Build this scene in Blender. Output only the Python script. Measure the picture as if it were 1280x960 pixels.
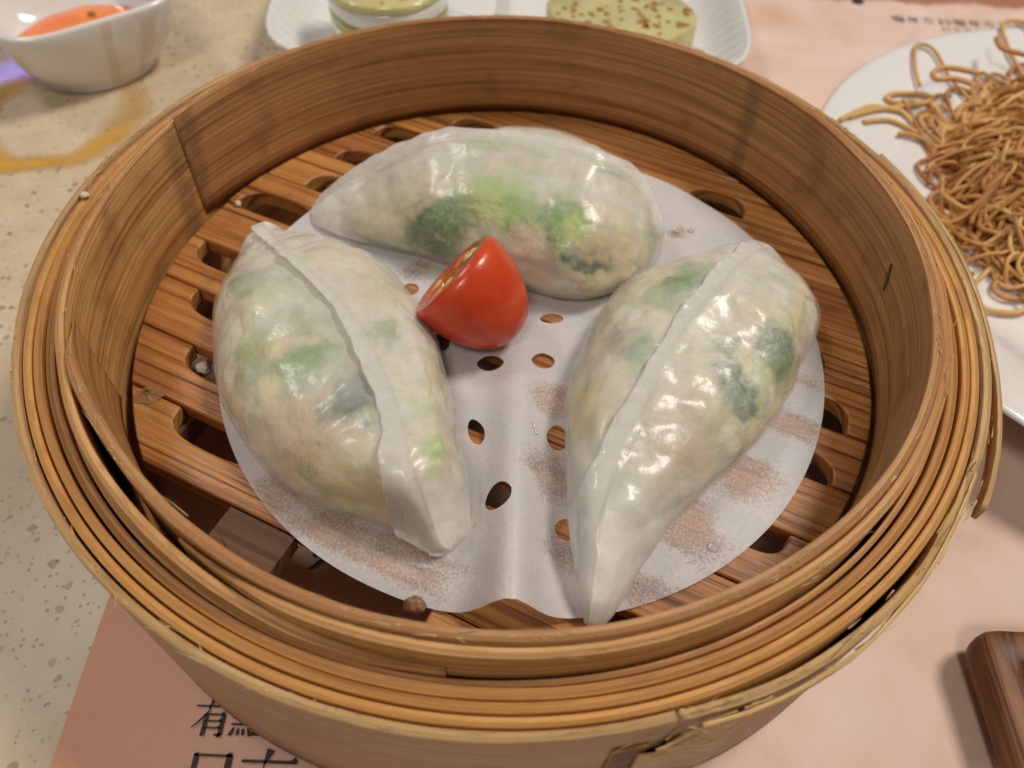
import bpy, bmesh, math, random
import numpy as np
from mathutils import Vector, Matrix, noise
from mathutils.geometry import delaunay_2d_cdt

random.seed(7)
rng = np.random.default_rng(7)
MM = 0.001
scene = bpy.context.scene
for o in list(bpy.data.objects):
    bpy.data.objects.remove(o)

# ------------------------------------------------------------------ camera
F_PX = 974.82                      # focal length in pixels of a 1280 px wide frame
CAM = np.array([0.90, -107.48, 142.20])      # mm, table top is z = 0
PITCH, YAW, ROLL = 0.91677, 0.008625, 0.050275
_cp, _sp = math.cos(PITCH), math.sin(PITCH)
FW = np.array([math.sin(YAW) * _cp, math.cos(YAW) * _cp, -_sp])
_r = np.cross(FW, [0, 0, 1]); _r /= np.linalg.norm(_r)
_u = np.cross(_r, FW)
RT = math.cos(ROLL) * _r + math.sin(ROLL) * _u
UP = -math.sin(ROLL) * _r + math.cos(ROLL) * _u

def ray(px, py):
    return FW + (px - 640) / F_PX * RT + (480 - py) / F_PX * UP

def at(px, py, z):
    """point (mm) on the level z that the photograph shows at this pixel"""
    d = ray(px, py)
    return CAM + d * ((z - CAM[2]) / d[2])

cam_data = bpy.data.cameras.new('camera')
cam = bpy.data.objects.new('camera', cam_data)
scene.collection.objects.link(cam)
cam.matrix_world = Matrix(((RT[0], UP[0], -FW[0], CAM[0] * MM), (RT[1], UP[1], -FW[1], CAM[1] * MM),
                           (RT[2], UP[2], -FW[2], CAM[2] * MM), (0, 0, 0, 1)))
cam_data.sensor_width = 36.0
cam_data.lens = F_PX / 1280 * 36
cam_data.clip_start = 0.005
cam_data.clip_end = 50
cam_data.dof.use_dof = True
cam_data.dof.focus_distance = 0.128
cam_data.dof.aperture_fstop = 19.0
scene.camera = cam
scene.render.resolution_x, scene.render.resolution_y = 1024, 768

# ------------------------------------------------------------------ light
world = bpy.data.worlds.new('World')
scene.world = world
world.use_nodes = True
bg = world.node_tree.nodes['Background']
bg.inputs[0].default_value = (1.0, 0.92, 0.84, 1)
bg.inputs[1].default_value = 0.11

def lamp(name, loc, target, size, power, color, size_y=None):
    d = bpy.data.lights.new(name, 'AREA')
    d.energy = power; d.color = color
    d.shape = 'RECTANGLE' if size_y else 'DISK'
    d.size = size
    if size_y:
        d.size_y = size_y
    o = bpy.data.objects.new(name, d)
    scene.collection.objects.link(o)
    o.location = loc
    o.rotation_euler = (Vector(target) - Vector(loc)).to_track_quat('-Z', 'Y').to_euler()
    return o

lamp('ceiling_lamp_key', (0.80, 0.36, 1.38), (0, 0, 0.03), 0.42, 18.0, (1.0, 0.92, 0.82))
lamp('ceiling_lamp_back', (-0.85, 0.48, 1.45), (0, 0, 0.03), 0.30, 5.6, (1.0, 0.97, 0.94), 0.20)
lamp('ceiling_lamp_near', (-0.20, -0.75, 1.25), (0, 0, 0.03), 0.30, 5.8, (1.0, 0.91, 0.80))

_sd = bpy.data.lights.new('blue_led', 'SPOT'); _sd.energy = 12.0; _sd.color = (.12, .12, 1.0); _sd.spot_size = math.radians(2.9); _sd.spot_blend = .6; _sd.shadow_soft_size = .002
_so = bpy.data.objects.new('blue_led', _sd); scene.collection.objects.link(_so); _so.location = (-.42, .03, .10)
_so.rotation_euler = (Vector(at(22, 88, 0) * MM) - Vector(_so.location)).to_track_quat('-Z', 'Y').to_euler()

scene.view_settings.view_transform = 'Standard'
scene.view_settings.look = 'None'
scene.view_settings.exposure = -0.12
scene.view_settings.gamma = 1.0
scene.view_settings.use_curve_mapping = False
scene.render.engine = 'CYCLES'

# ------------------------------------------------------------------ helpers
def mesh_obj(name, verts, faces, mats, parent=None, uv=None, smooth=True, fmat=None, scale=MM):
    me = bpy.data.meshes.new(name)
    v = np.asarray(verts, float) * scale
    me.from_pydata(v.tolist(), [], [tuple(int(i) for i in f) for f in faces])
    if not isinstance(mats, (list, tuple)):
        mats = [mats]
    for m in mats:
        me.materials.append(m)
    if fmat is not None:
        me.polygons.foreach_set('material_index', np.asarray(fmat, np.int32))
    if smooth:
        me.polygons.foreach_set('use_smooth', np.ones(len(me.polygons), bool))
    if uv is not None:
        l = me.uv_layers.new(name='UVMap')
        idx = np.zeros(len(me.loops), np.int32)
        me.loops.foreach_get('vertex_index', idx)
        l.data.foreach_set('uv', np.asarray(uv, np.float32)[idx].ravel())
    me.update()
    o = bpy.data.objects.new(name, me)
    scene.collection.objects.link(o)
    if parent is not None:
        o.parent = parent
    return o

def empty(name, loc=(0, 0, 0)):
    o = bpy.data.objects.new(name, None)
    o.empty_display_size = 0.01
    scene.collection.objects.link(o)
    o.location = [c * MM for c in loc]
    return o

def adopt(child, parent):
    """parent a mesh that was built in world millimetres"""
    child.parent = parent
    child.matrix_parent_inverse = Matrix.Translation(parent.location).inverted()
    return child

def tag(o, label=None, cat=None, group=None, kind=None):
    if label: o['label'] = label
    if cat: o['category'] = cat
    if group: o['group'] = group
    if kind: o['kind'] = kind
    return o

def attr(o, name, vals):
    vals = np.asarray(vals, np.float32)
    if vals.ndim == 1:
        a = o.data.attributes.new(name, 'FLOAT', 'POINT'); a.data.foreach_set('value', vals)
    else:
        a = o.data.attributes.new(name, 'FLOAT_COLOR', 'POINT')
        a.data.foreach_set('color', np.c_[vals, np.ones(len(vals))].astype(np.float32).ravel())

def grid_faces(nu, nv, close_u=False, close_v=False, off=0):
    f = []
    for i in range(nu if close_u else nu - 1):
        for j in range(nv if close_v else nv - 1):
            a = i * nv + j; b = i * nv + (j + 1) % nv
            c = ((i + 1) % nu) * nv + (j + 1) % nv; d = ((i + 1) % nu) * nv + j
            f.append((a + off, b + off, c + off, d + off))
    return f

def cr(vals, u):
    """Catmull-Rom through evenly spaced values"""
    v = np.asarray(vals, float); n = len(v) - 1
    t = np.clip(u, 0, 1) * n; i = np.minimum(t.astype(int), n - 1); f = t - i
    g = lambda k: v[np.clip(k, 0, n)]
    p0, p1, p2, p3 = g(i - 1), g(i), g(i + 1), g(i + 2)
    if v.ndim > 1: f = f[:, None]
    return .5 * ((2 * p1) + (-p0 + p2) * f + (2 * p0 - 5 * p1 + 4 * p2 - p3) * f ** 2 + (-p0 + 3 * p1 - 3 * p2 + p3) * f ** 3)

def fnoise(P, s, seed=0.0, octaves=3):
    """fractal noise of points (mm), feature size s mm"""
    out = np.empty(len(P))
    for i, q in enumerate(P):
        out[i] = noise.fractal(Vector((q[0] / s + seed, q[1] / s + seed * 1.7, q[2] / s - seed)), 1.0, 2.0, octaves)
    return out

def tube(path, radius, n=6, taper=False):
    P = np.asarray(path, float)
    d = np.gradient(P, axis=0); d /= np.linalg.norm(d, axis=1)[:, None] + 1e-9
    a = np.cross(d, [0.13, 0.21, 0.97]); a /= np.linalg.norm(a, axis=1)[:, None] + 1e-9
    b = np.cross(d, a)
    k = np.arange(n) * 2 * math.pi / n
    r = np.broadcast_to(np.asarray(radius, float), (len(P),))
    V = P[:, None] + r[:, None, None] * (np.cos(k)[None, :, None] * a[:, None] + np.sin(k)[None, :, None] * b[:, None])
    F = grid_faces(len(P), n, False, True)
    F.append(tuple(range(n))[::-1]); F.append(tuple(range((len(P) - 1) * n, len(P) * n)))
    return V.reshape(-1, 3), F

class Pile:
    def __init__(s): s.v = []; s.f = []; s.n = 0
    def add(s, V, F):
        s.v.append(np.asarray(V, float)); s.f += [tuple(i + s.n for i in f) for f in F]; s.n += len(V)
    def verts(s): return np.concatenate(s.v)

# ------------------------------------------------------------------ materials
class M:
    def __init__(s, name):
        s.m = bpy.data.materials.new(name); s.m.use_nodes = True
        s.t = s.m.node_tree; s.b = s.t.nodes['Principled BSDF']; s.out = s.t.nodes['Material Output']
    def n(s, typ, **kw):
        x = s.t.nodes.new('ShaderNode' + typ)
        for k, v in kw.items():
            if k == 'inp':
                for a, b in v.items():
                    if hasattr(b, 'default_value') or hasattr(b, 'is_output'): s.t.links.new(b, x.inputs[a])
                    else: x.inputs[a].default_value = b
            else: setattr(x, k, v)
        return x
    def link(s, a, b): s.t.links.new(a, b)
    def coords(s, scale, typ='Object', rot=(0, 0, 0), loc=None):
        tc = s.n('TexCoord')
        mp = s.n('Mapping'); mp.inputs['Scale'].default_value = scale; mp.inputs['Rotation'].default_value = rot
        s.link(tc.outputs[typ], mp.inputs['Vector'])
        if loc is not None: s.link(loc, mp.inputs['Location'])
        return mp.outputs[0]
    def noise(s, vec, scale=1, detail=3, rough=.55, dist=0):
        return s.n('TexNoise', inp={'Vector': vec, 'Scale': scale, 'Detail': detail, 'Roughness': rough, 'Distortion': dist}).outputs['Fac']
    def ramp(s, fac, stops):
        r = s.n('ValToRGB'); el = r.color_ramp.elements
        while len(el) < len(stops): el.new(0.5)
        for e, (p, c) in zip(el, stops):
            e.position = p; e.color = (*c, 1) if len(c) == 3 else c
        s.link(fac, r.inputs[0]); return r.outputs[0]
    def mix(s, fac, a, b, mode='MIX'):
        x = s.n('Mix', data_type='RGBA', blend_type=mode)
        for k, v in ((0, fac), (6, a), (7, b)):
            if hasattr(v, 'is_output'): s.link(v, x.inputs[k])
            else: x.inputs[k].default_value = v if not isinstance(v, tuple) else (*v, 1)[:4]
        return x.outputs[2]
    def math(s, op, a, b=None, clamp=False):
        x = s.n('Math', operation=op, use_clamp=clamp)
        for k, v in ((0, a), (1, b)):
            if v is None: continue
            if hasattr(v, 'is_output'): s.link(v, x.inputs[k])
            else: x.inputs[k].default_value = v
        return x.outputs[0]
    def bump(s, h, strength, dist):
        b = s.n('Bump', inp={'Height': h, 'Strength': strength, 'Distance': dist})
        s.link(b.outputs[0], s.b.inputs['Normal']); return b
    def set(s, **kw):
        for k, v in kw.items():
            i = s.b.inputs[k.replace('_', ' ')]
            if hasattr(v, 'is_output'): s.link(v, i)
            else: i.default_value = (*v, 1) if isinstance(v, tuple) and len(v) == 3 and i.type == 'RGBA' else v
        return s

def g3(v): return (v, v, v)

def bamboo(name, light, mid, dark, rough=.5, fibre=1.0, stain=(.12, .045, .015), nodes=None, gloss=.4, lines=.6):
    """bamboo split along the fibre: UV.x runs along it, UV.y across it, in metres"""
    m = M(name)
    info = m.n('ObjectInfo')
    off = m.n('CombineXYZ', inp={0: m.math('MULTIPLY', info.outputs['Random'], 37.0), 1: m.math('MULTIPLY', info.outputs['Random'], 91.0)})
    v1 = m.coords((9, 900 * fibre, 1), 'UV', loc=off.outputs[0])
    v2 = m.coords((22, 330 * fibre, 1), 'UV', loc=off.outputs[0])
    v3 = m.coords((60, 60, 1), 'UV', loc=off.outputs[0])
    v4 = m.coords((120, 2600 * fibre, 1), 'UV', loc=off.outputs[0])
    a = m.noise(v1, 1, 4, .6, .25); b = m.noise(v2, 1, 3, .5, .3); c = m.noise(v3, 1, 4, .6); d = m.noise(v4, 1, 2, .6)
    f = m.math('ADD', m.math('MULTIPLY', a, .62), m.math('MULTIPLY', b, .38))
    col = m.ramp(f, [(.36, dark), (.46, mid), (.60, light)])
    ln = m.ramp(m.noise(m.coords((6, 1250 * fibre, 1), 'UV', loc=off.outputs[0]), 1, 3, .6, .15), [(.355, g3(1)), (.425, g3(0))])
    col = m.mix(m.math('MULTIPLY', ln, lines), col, tuple(x * .55 for x in dark))
    tint = m.n('HueSaturation', inp={'Color': col, 'Hue': m.math('ADD', .490, m.math('MULTIPLY', info.outputs['Random'], .009)), 'Value': m.math('ADD', .86, m.math('MULTIPLY', info.outputs['Random'], .28))})
    col = tint.outputs[0]
    dk = m.ramp(d, [(.30, (1, 1, 1)), (.42, (0, 0, 0))])
    col = m.mix(m.math('MULTIPLY', dk, .45), col, tuple(x * .45 for x in mid))
    st = m.ramp(c, [(.54, (0, 0, 0)), (.74, (1, 1, 1))])
    col = m.mix(m.math('MULTIPLY', st, .55), col, stain)
    if nodes:                              # dark scars where a bamboo joint crosses the strip
        tc = m.n('TexCoord'); sx = m.n('SeparateXYZ'); m.link(tc.outputs['UV'], sx.inputs[0])
        wob = m.noise(m.coords((150, 260, 1), 'UV'), 1, 4, .7)
        for (ua, w, slant) in nodes:
            q = m.math('ADD', m.math('SUBTRACT', sx.outputs[0], ua), m.math('MULTIPLY', m.math('SUBTRACT', sx.outputs[1], .036), slant))
            q = m.math('ABSOLUTE', m.math('ADD', q, m.math('MULTIPLY', m.math('SUBTRACT', wob, .5), w * 1.6)))
            k = m.n('MapRange', inp={0: q, 1: w * .35, 2: w, 3: .55, 4: 0.0}).outputs[0]
            col = m.mix(m.math('MULTIPLY', k, m.ramp(wob, [(.3, g3(.45)), (.6, g3(1))])), col, (.13, .075, .042))
    m.set(Base_Color=col, Roughness=m.ramp(b, [(.3, g3(rough - .12)), (.7, g3(rough + .14))]), Specular_IOR_Level=gloss)
    m.bump(m.math('ADD', a, m.math('MULTIPLY', d, .5)), .5, .0004)
    return m.m

# radius ~ 74 mm: UV.x = angle * .074
mat_wall = bamboo('bamboo_inner_wall', (.60, .345, .125), (.45, .228, .07), (.26, .106, .027), .5, lines=.42, fibre=1.3,
                  nodes=[(math.radians(160.5) * .074, .0040, .12), (math.radians(516.5) * .074, .0030, .12), (math.radians(403.5) * .074, .0028, -.05)])
mat_strip = bamboo('bamboo_rim_strip', (.58, .315, .098), (.47, .23, .06), (.27, .11, .027), .5, fibre=.5, lines=.35, stain=(.17, .062, .022))
mat_outer = bamboo('bamboo_outer_skin', (.54, .375, .225), (.46, .305, .17), (.32, .195, .10), .55, stain=(.2, .12, .07), lines=.3)
mat_slat = bamboo('bamboo_slat', (.52, .25, .072), (.375, .158, .039), (.13, .042, .010), .38, fibre=.8, gloss=.5, lines=.85)
mat_dark = bamboo('bamboo_weathered', (.20, .11, .055), (.12, .062, .03), (.05, .024, .012), .6)

mat_edge = bamboo('bamboo_cut_edge', (.58, .35, .15), (.44, .22, .08), (.24, .09, .03), .68, fibre=.6, stain=(.24, .085, .04), gloss=.25)
mat_edge_pale = bamboo('bamboo_pale_edge', (.66, .48, .23), (.54, .35, .14), (.32, .17, .06), .65, fibre=.55, stain=(.25, .13, .06), gloss=.25)
mat_fibre = M('bamboo_fibre').set(Base_Color=(.62, .42, .19), Roughness=.6).m

# ------------------------------------------------------------------ table and mat
def table_material():
    m = M('quartz_table')
    v = m.coords((1, 1, 1))
    base = m.ramp(m.noise(v, 90, 4, .6), [(.3, (.55, .44, .30)), (.7, (.66, .54, .40))])
    wob = m.n('TexNoise', inp={'Vector': v, 'Scale': 500.0, 'Detail': 2.0})
    vv = m.n('VectorMath', operation='MULTIPLY_ADD', inp={0: wob.outputs['Color'], 1: (.0016, .0016, .0016), 2: v})
    vor = m.n('TexVoronoi', feature='F1', inp={'Vector': vv.outputs[0], 'Scale': 430.0})
    sep = m.n('SeparateColor', inp={0: vor.outputs['Color']})
    rad = m.math('MULTIPLY', sep.outputs[0], .62)
    inside = m.math('LESS_THAN', vor.outputs['Distance'], m.math('SUBTRACT', rad, .20))
    keep = m.math('LESS_THAN', sep.outputs[1], .62)
    fl = m.math('MULTIPLY', inside, keep)
    fc = m.ramp(sep.outputs[2], [(.0, (.17, .09, .045)), (.5, (.30, .19, .11)), (.8, (.44, .32, .21)), (1., (.80, .75, .66))])
    col = m.mix(m.math('MULTIPLY', fl, .62), base, fc)
    # mirror chips set in the quartz catch the lamps at different tilts
    v2 = m.n('TexVoronoi', feature='F1', inp={'Vector': v, 'Scale': 900.0})
    chip = m.math('LESS_THAN', v2.outputs['Distance'], .33)
    s2 = m.n('SeparateColor', inp={0: v2.outputs['Color']})
    chip = m.math('MULTIPLY', chip, m.math('LESS_THAN', s2.outputs[0], .30))
    geo = m.n('NewGeometry')
    tl = m.n('VectorMath', operation='SUBTRACT', inp={0: v2.outputs['Color'], 1: (.5, .5, .5)})
    tl = m.n('VectorMath', operation='SCALE', inp={0: tl.outputs[0], 'Scale': m.math('MULTIPLY', chip, .7)})
    nn = m.n('VectorMath', operation='NORMALIZE', inp={0: m.n('VectorMath', operation='ADD', inp={0: geo.outputs['Normal'], 1: tl.outputs[0]}).outputs[0]})
    m.link(nn.outputs[0], m.b.inputs['Normal'])
    m.set(Base_Color=col, Roughness=m.math('SUBTRACT', .30, m.math('MULTIPLY', chip, .23)), Specular_IOR_Level=m.math('ADD', .22, m.math('MULTIPLY', chip, .78)))
    return m.m

mat_table = table_material()
tb = mesh_obj('table', [(-420, -260, 0), (520, -260, 0), (520, 520, 0), (-420, 520, 0), (-420, -260, -25), (520, -260, -25), (520, 520, -25), (-420, 520, -25)],
              [(0, 1, 2, 3), (7, 6, 5, 4), (0, 4, 5, 1), (1, 5, 6, 2), (2, 6, 7, 3), (3, 7, 4, 0)], mat_table, smooth=False)
tag(tb, kind='structure')

def mat_material():
    m = M('pink_paper')
    v = m.coords((1, 1, 1))
    col = m.ramp(m.noise(v, 38, 4, .6, .4), [(.30, (.62, .43, .34)), (.5, (.70, .51, .43)), (.7, (.74, .58, .51))])
    fine = m.noise(m.coords((900, 500, 1)), 1, 3, .6)
    col = m.mix(m.math('MULTIPLY', fine, .25), col, (.80, .60, .52))
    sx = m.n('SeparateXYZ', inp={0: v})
    # steamer's warm shade painted in: deeper orange towards the sheet's left border
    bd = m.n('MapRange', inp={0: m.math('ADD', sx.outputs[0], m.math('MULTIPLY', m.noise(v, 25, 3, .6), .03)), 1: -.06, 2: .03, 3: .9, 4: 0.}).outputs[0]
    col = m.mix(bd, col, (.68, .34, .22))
    # grease spot and the darker printed strip along the far end of the sheet
    edge = m.math('ADD', sx.outputs[1], m.math('MULTIPLY', m.noise(v, 60, 3, .6), .012))
    band = m.n('MapRange', inp={0: edge, 1: .1955, 2: .199, 3: 0., 4: .85}).outputs[0]
    col = m.mix(band, col, (.33, .10, .05))
    d = m.n('VectorMath', operation='DISTANCE', inp={0: v, 1: (.093, .176, 0)})
    sp = m.n('MapRange', inp={0: m.math('ADD', d.outputs['Value'], m.math('MULTIPLY', m.noise(v, 90, 3), .012)), 1: .006, 2: .020, 3: .45, 4: 0.}).outputs[0]
    col = m.mix(sp, col, (.50, .25, .10))
    m.set(Base_Color=col, Roughness=.7, Specular_IOR_Level=.25)
    m.bump(m.noise(v, 45, 3, .5), .25, .004)
    return m.m
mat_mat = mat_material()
# slightly cockled sheet
nx, ny = 90, 80
X, Y = np.meshgrid(np.linspace(-71, 340, nx), np.linspace(-150, 235, ny), indexing='ij')
Z = np.array([[0.45 + .28 * noise.noise(Vector((x / 40, y / 40, 3))) for x, y in zip(a, b)] for a, b in zip(X, Y)])
Xw = X + .6 * np.sin(Y / 31.) * (X < -70)
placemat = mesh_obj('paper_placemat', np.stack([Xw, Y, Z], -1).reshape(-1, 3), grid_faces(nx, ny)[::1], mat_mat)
tag(placemat, 'pink paper placemat with black printed characters lying under the steamer', 'placemat')
for poly in placemat.data.polygons: pass
placemat.data.flip_normals()
mat_ink = M('printing_ink').set(Base_Color=(.028, .018, .014), Roughness=.6).m

def glyph(strokes, ox, oy, s, label=None, rot=0.0):
    """strokes: polygons in a unit square (y up), laid flat on the sheet"""
    pl = Pile(); c, sn = math.cos(rot), math.sin(rot)
    for st in strokes:
        q = [(ox + s * (c * x - sn * y), oy + s * (sn * x + c * y)) for x, y in st]
        ar = sum(q[i][0] * q[(i + 1) % len(q)][1] - q[(i + 1) % len(q)][0] * q[i][1] for i in range(len(q)))
        if ar < 0: q = q[::-1]
        pl.add([(x, y, .93) for x, y in q], [tuple(range(len(q)))])
    o = mesh_obj('printed_character', pl.verts(), pl.f, mat_ink, placemat, smooth=False)
    if label: o['label'] = label
    return o
def hbar(x0, x1, y, t=.045):       # serif horizontal: thin with a triangular end
    return [(x0, y - t / 2), (x1, y - t / 2), (x1, y + t / 2), (x1 - .06, y + t * 1.9), (x1 - .13, y + t / 2), (x0, y + t / 2)]
def vbar(x, y0, y1, t=.10):
    return [(x - t / 2, y0), (x + t / 2, y0 + .03), (x + t / 2, y1), (x - t / 2, y1)]
YOU = [hbar(.02, .98, .78), [(.40, .99), (.52, .96), (.36, .66), (.12, .36), (.0, .24), (.02, .21), (.2, .36), (.40, .62)],
       vbar(.34, 0, .58), vbar(.80, .0, .58), hbar(.34, .84, .57), hbar(.34, .80, .40, .04), hbar(.34, .80, .23, .04), [(.80, .0), (.85, .12), (.66, .08), (.64, .05)]]
DIAN = [vbar(.10, .45, .98), vbar(.46, .45, .98), hbar(.08, .5, .96), hbar(.1, .46, .70, .04), vbar(.28, .30, .98, .07), hbar(.02, .52, .46, .04), hbar(.0, .55, .30),
        [(.06, .22), (.12, .20), (.05, .0), (-.04, .03)], [(.18, .20), (.23, .20), (.25, .04), (.18, .02)], [(.31, .20), (.36, .2), (.40, .04), (.33, .02)], [(.44, .22), (.5, .2), (.60, .02), (.51, .0)],
        vbar(.72, .45, .99), hbar(.72, 1., .75), vbar(.64, .02, .45), vbar(.95, .02, .45), hbar(.62, .98, .44), hbar(.64, .95, .06)]
PIN = [vbar(.12, .35, .98), vbar(.86, .35, .98, .13), hbar(.08, .92, .94), hbar(.1, .9, .40), [(.30, .30), (.42, .28), (.1, .0), (.0, .0)], [(.62, .30), (.74, .26), (1.0, .02), (.85, .0)]]
ZUO = [hbar(.0, 1., .80), [(.42, 1.02), (.56, .98), (.40, .70), (.16, .34), (.0, .18), (.02, .14), (.22, .34), (.42, .62)], hbar(.3, .95, .42), vbar(.62, .02, .42), hbar(.2, 1., .04)]
gx = at(236, 921, .5); glyph(YOU, gx[0], gx[1], 6.3)
gx = at(286, 921, .5); glyph(DIAN, gx[0], gx[1], 6.3)
gx = at(240, 942, .5); glyph(PIN, gx[0], gx[1] - 7.2, 7.4)
gx = at(304, 945, .5); glyph(ZUO, gx[0], gx[1] - 8.2, 9.2)
gx = at(440, 745, .5)
for k, g in enumerate((PIN, YOU)): glyph(g, -36 + 9.5 * k, -46, 7.5)
# upside-down rows of small print at the far end
chars = [YOU, DIAN, PIN, ZUO]
for k in range(9):
    q = at(1128 + 19 * k, 21 + 1.2 * k, .5); glyph(chars[(k * 3 + 1) % 4], q[0], q[1], 4.3, rot=math.pi)
for k in range(8):
    q = at(1185 + 14 * k, 35 + .9 * k, .5); glyph(chars[(k * 5 + 2) % 4], q[0], q[1], 2.6, rot=math.pi)
q = at(1072, 2, .5); glyph([[(math.cos(a) * .5, math.sin(a) * .5) for a in np.linspace(0, 6.28, 14)[:-1]]], q[0], q[1], 4.6)

# ------------------------------------------------------------------ bamboo steamer
ZT, ZI, ZF = 42.5, 48.3, 24.04          # top of the outer hoops, of the inner ring, of the slatted floor
steamer = empty('bamboo_steamer', (0, 0, .75))
tag(steamer, 'round bamboo steamer basket with worn layered rim and slatted floor', 'steamer')

def hoop(name, r_in, thick, z0, z1, th0, th1, mats, n=300, seed=0., wob=.22, zwob=.3, close=None, rough_top=.12, taper=None):
    """bent strip: r_in, thick, z1 may be functions of the angle in degrees"""
    close = (th1 - th0 >= 359.9) if close is None else close
    th = np.linspace(th0, th1, n, endpoint=not close)
    fr = lambda f: np.array([f(t) if callable(f) else f for t in th], float)
    ri, tk, za, zb = fr(r_in), fr(thick), fr(z0), fr(z1)
    ca, sa = np.cos(np.radians(th)), np.sin(np.radians(th))
    w = np.array([noise.noise(Vector((c * 2.2 + seed, s * 2.2, seed * 3))) for c, s in zip(ca, sa)]) * wob
    w2 = np.array([noise.noise(Vector((c * 9 + seed, s * 9, seed * 5))) for c, s in zip(ca, sa)]) * wob * .35
    zw = np.array([noise.noise(Vector((c * 3 + seed, s * 3, seed * 7 + 4))) for c, s in zip(ca, sa)]) * zwob
    ri = ri + w + w2; zb = zb + zw
    b = np.minimum(.20, tk * .16)
    # profile: inner bottom -> inner top -> crown -> outer top -> outer bottom
    prof = []
    H = zb - za
    for k in (0, .12, .3, .5, .7, .86): prof.append((ri, za + H * k * (1 - b / H)))
    prof.append((ri, zb - b)); prof.append((ri + b * .3, zb - b * .3))
    for k in (.12, .5, .88):
        jit = np.array([noise.noise(Vector((c * 60 + seed + k * 9, s * 60, k * 30))) for c, s in zip(ca, sa)]) * rough_top
        prof.append((ri + tk * k, zb + jit))
    prof.append((ri + tk - b * .3, zb - b * .3)); prof.append((ri + tk, zb - b))
    for k in (.6, .2): prof.append((ri + tk, za + H * k))
    prof.append((ri + tk, za))
    nv = len(prof)
    V = np.stack([np.stack([r * ca, r * sa, z], 1) for r, z in prof], 1)
    rr = np.stack([np.broadcast_to(r, th.shape) for r, _ in prof], 1); zz = np.stack([z for _, z in prof], 1)
    acr = np.cumsum(np.r_[[0], [abs(float(np.mean(prof[i + 1][0] - prof[i][0]))) + abs(float(np.mean(prof[i + 1][1] - prof[i][1]))) for i in range(nv - 1)]])
    uvx = np.radians(th)[:, None] * .074 + 0 * rr
    uvy = zz * .001 + np.where(np.arange(nv) > 9, .06, 0)[None] + (rr - rr[:, :1]) * .001
    V = V.reshape(-1, 3); uv = np.stack([uvx, uvy], -1).reshape(-1, 2)
    F = []; fm = []
    nn = len(th)
    for i in range(nn if close else nn - 1):
        i2 = (i + 1) % nn
        for j in range(nv):
            j2 = (j + 1) % nv
            F.append((i * nv + j, i2 * nv + j, i2 * nv + j2, i * nv + j2)); fm.append(1 if 6 <= j <= 11 else 0)
    if not close:
        F.append(tuple(range(nv))); fm.append(1)
        F.append(tuple(range((nn - 1) * nv, nn * nv))[::-1]); fm.append(1)
    o = mesh_obj(name, V, F, mats, None, uv, fmat=fm)
    o.data.flip_normals()
    # close the UV seam of full rings
    if close:
        l = o.data.uv_layers[0]; lim = math.radians(th0) * .074 + 1e-6; full = math.radians(360) * .074
        for poly in o.data.polygons:
            us = [l.data[k].uv[0] for k in poly.loop_indices]
            if max(us) - min(us) > full * .5:
                for k in poly.loop_indices:
                    if l.data[k].uv[0] < min(us) + full * .5: l.data[k].uv[0] += full
    return adopt(o, steamer)

def ease(t, a, b, va, vb):
    k = min(1, max(0, (t - a) / (b - a))); k = k * k * (3 - 2 * k); return va + (vb - va) * k

# liner: begins inside the left wall, runs round the front, right and back, ends at the joint scar
def r_liner(t):
    if t < 262: return ease(t, 199, 222, 74.2, 72.6) if t < 222 else ease(t, 222, 262, 72.6, 73.3)
    return ease(t, 262, 330, 73.3, 73.2) if t < 500 else ease(t, 506, 518, 73.2, 73.72)
def h_liner(t):
    return ease(t, 199, 208, ZI - 3.0, ZI)
hoop('liner_hoop', r_liner, lambda t: ease(t, 199, 212, .25, 1.7) * ease(t, 504, 518, 1, .15), ZF + .15, h_liner, 199, 518, [mat_wall, mat_edge], seed=1.3, n=330)
# inner hoop: its overlapping end springs away at the left front
def r_inner(t):
    if t < -70: return ease(t, -125, -100, 74.75, 75.1)           # this end starts at the front left (-124 deg)
    if t < 140: return 75.05
    if t < 160: return ease(t, 152, 160, 75.05, 73.9)
    if t < 203: return ease(t, 178, 203, 73.9, 74.9)
    return ease(t, 203, 222, 74.9, 75.7) if t < 222 else ease(t, 222, 266, 75.7, 76.7)
def h_inner(t):
    if t > 225: return ease(t, 225, 266, ZI - .9, ZT + .6)
    if t < -80: return ease(t, -124, -112, ZI - 2.0, ZI - .9)
    return ZI - .9
hoop('inner_hoop', r_inner, lambda t: ease(t, -124, -108, .3, 1.5) if t < -100 else 1.5 if t < 250 else ease(t, 250, 266, 1.5, .6), lambda t: 2.0 if -85 < t < 236 else ZF - 4, h_inner, -124, 266, [mat_wall, mat_edge], seed=2.1, n=360, close=False, wob=.12)
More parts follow.
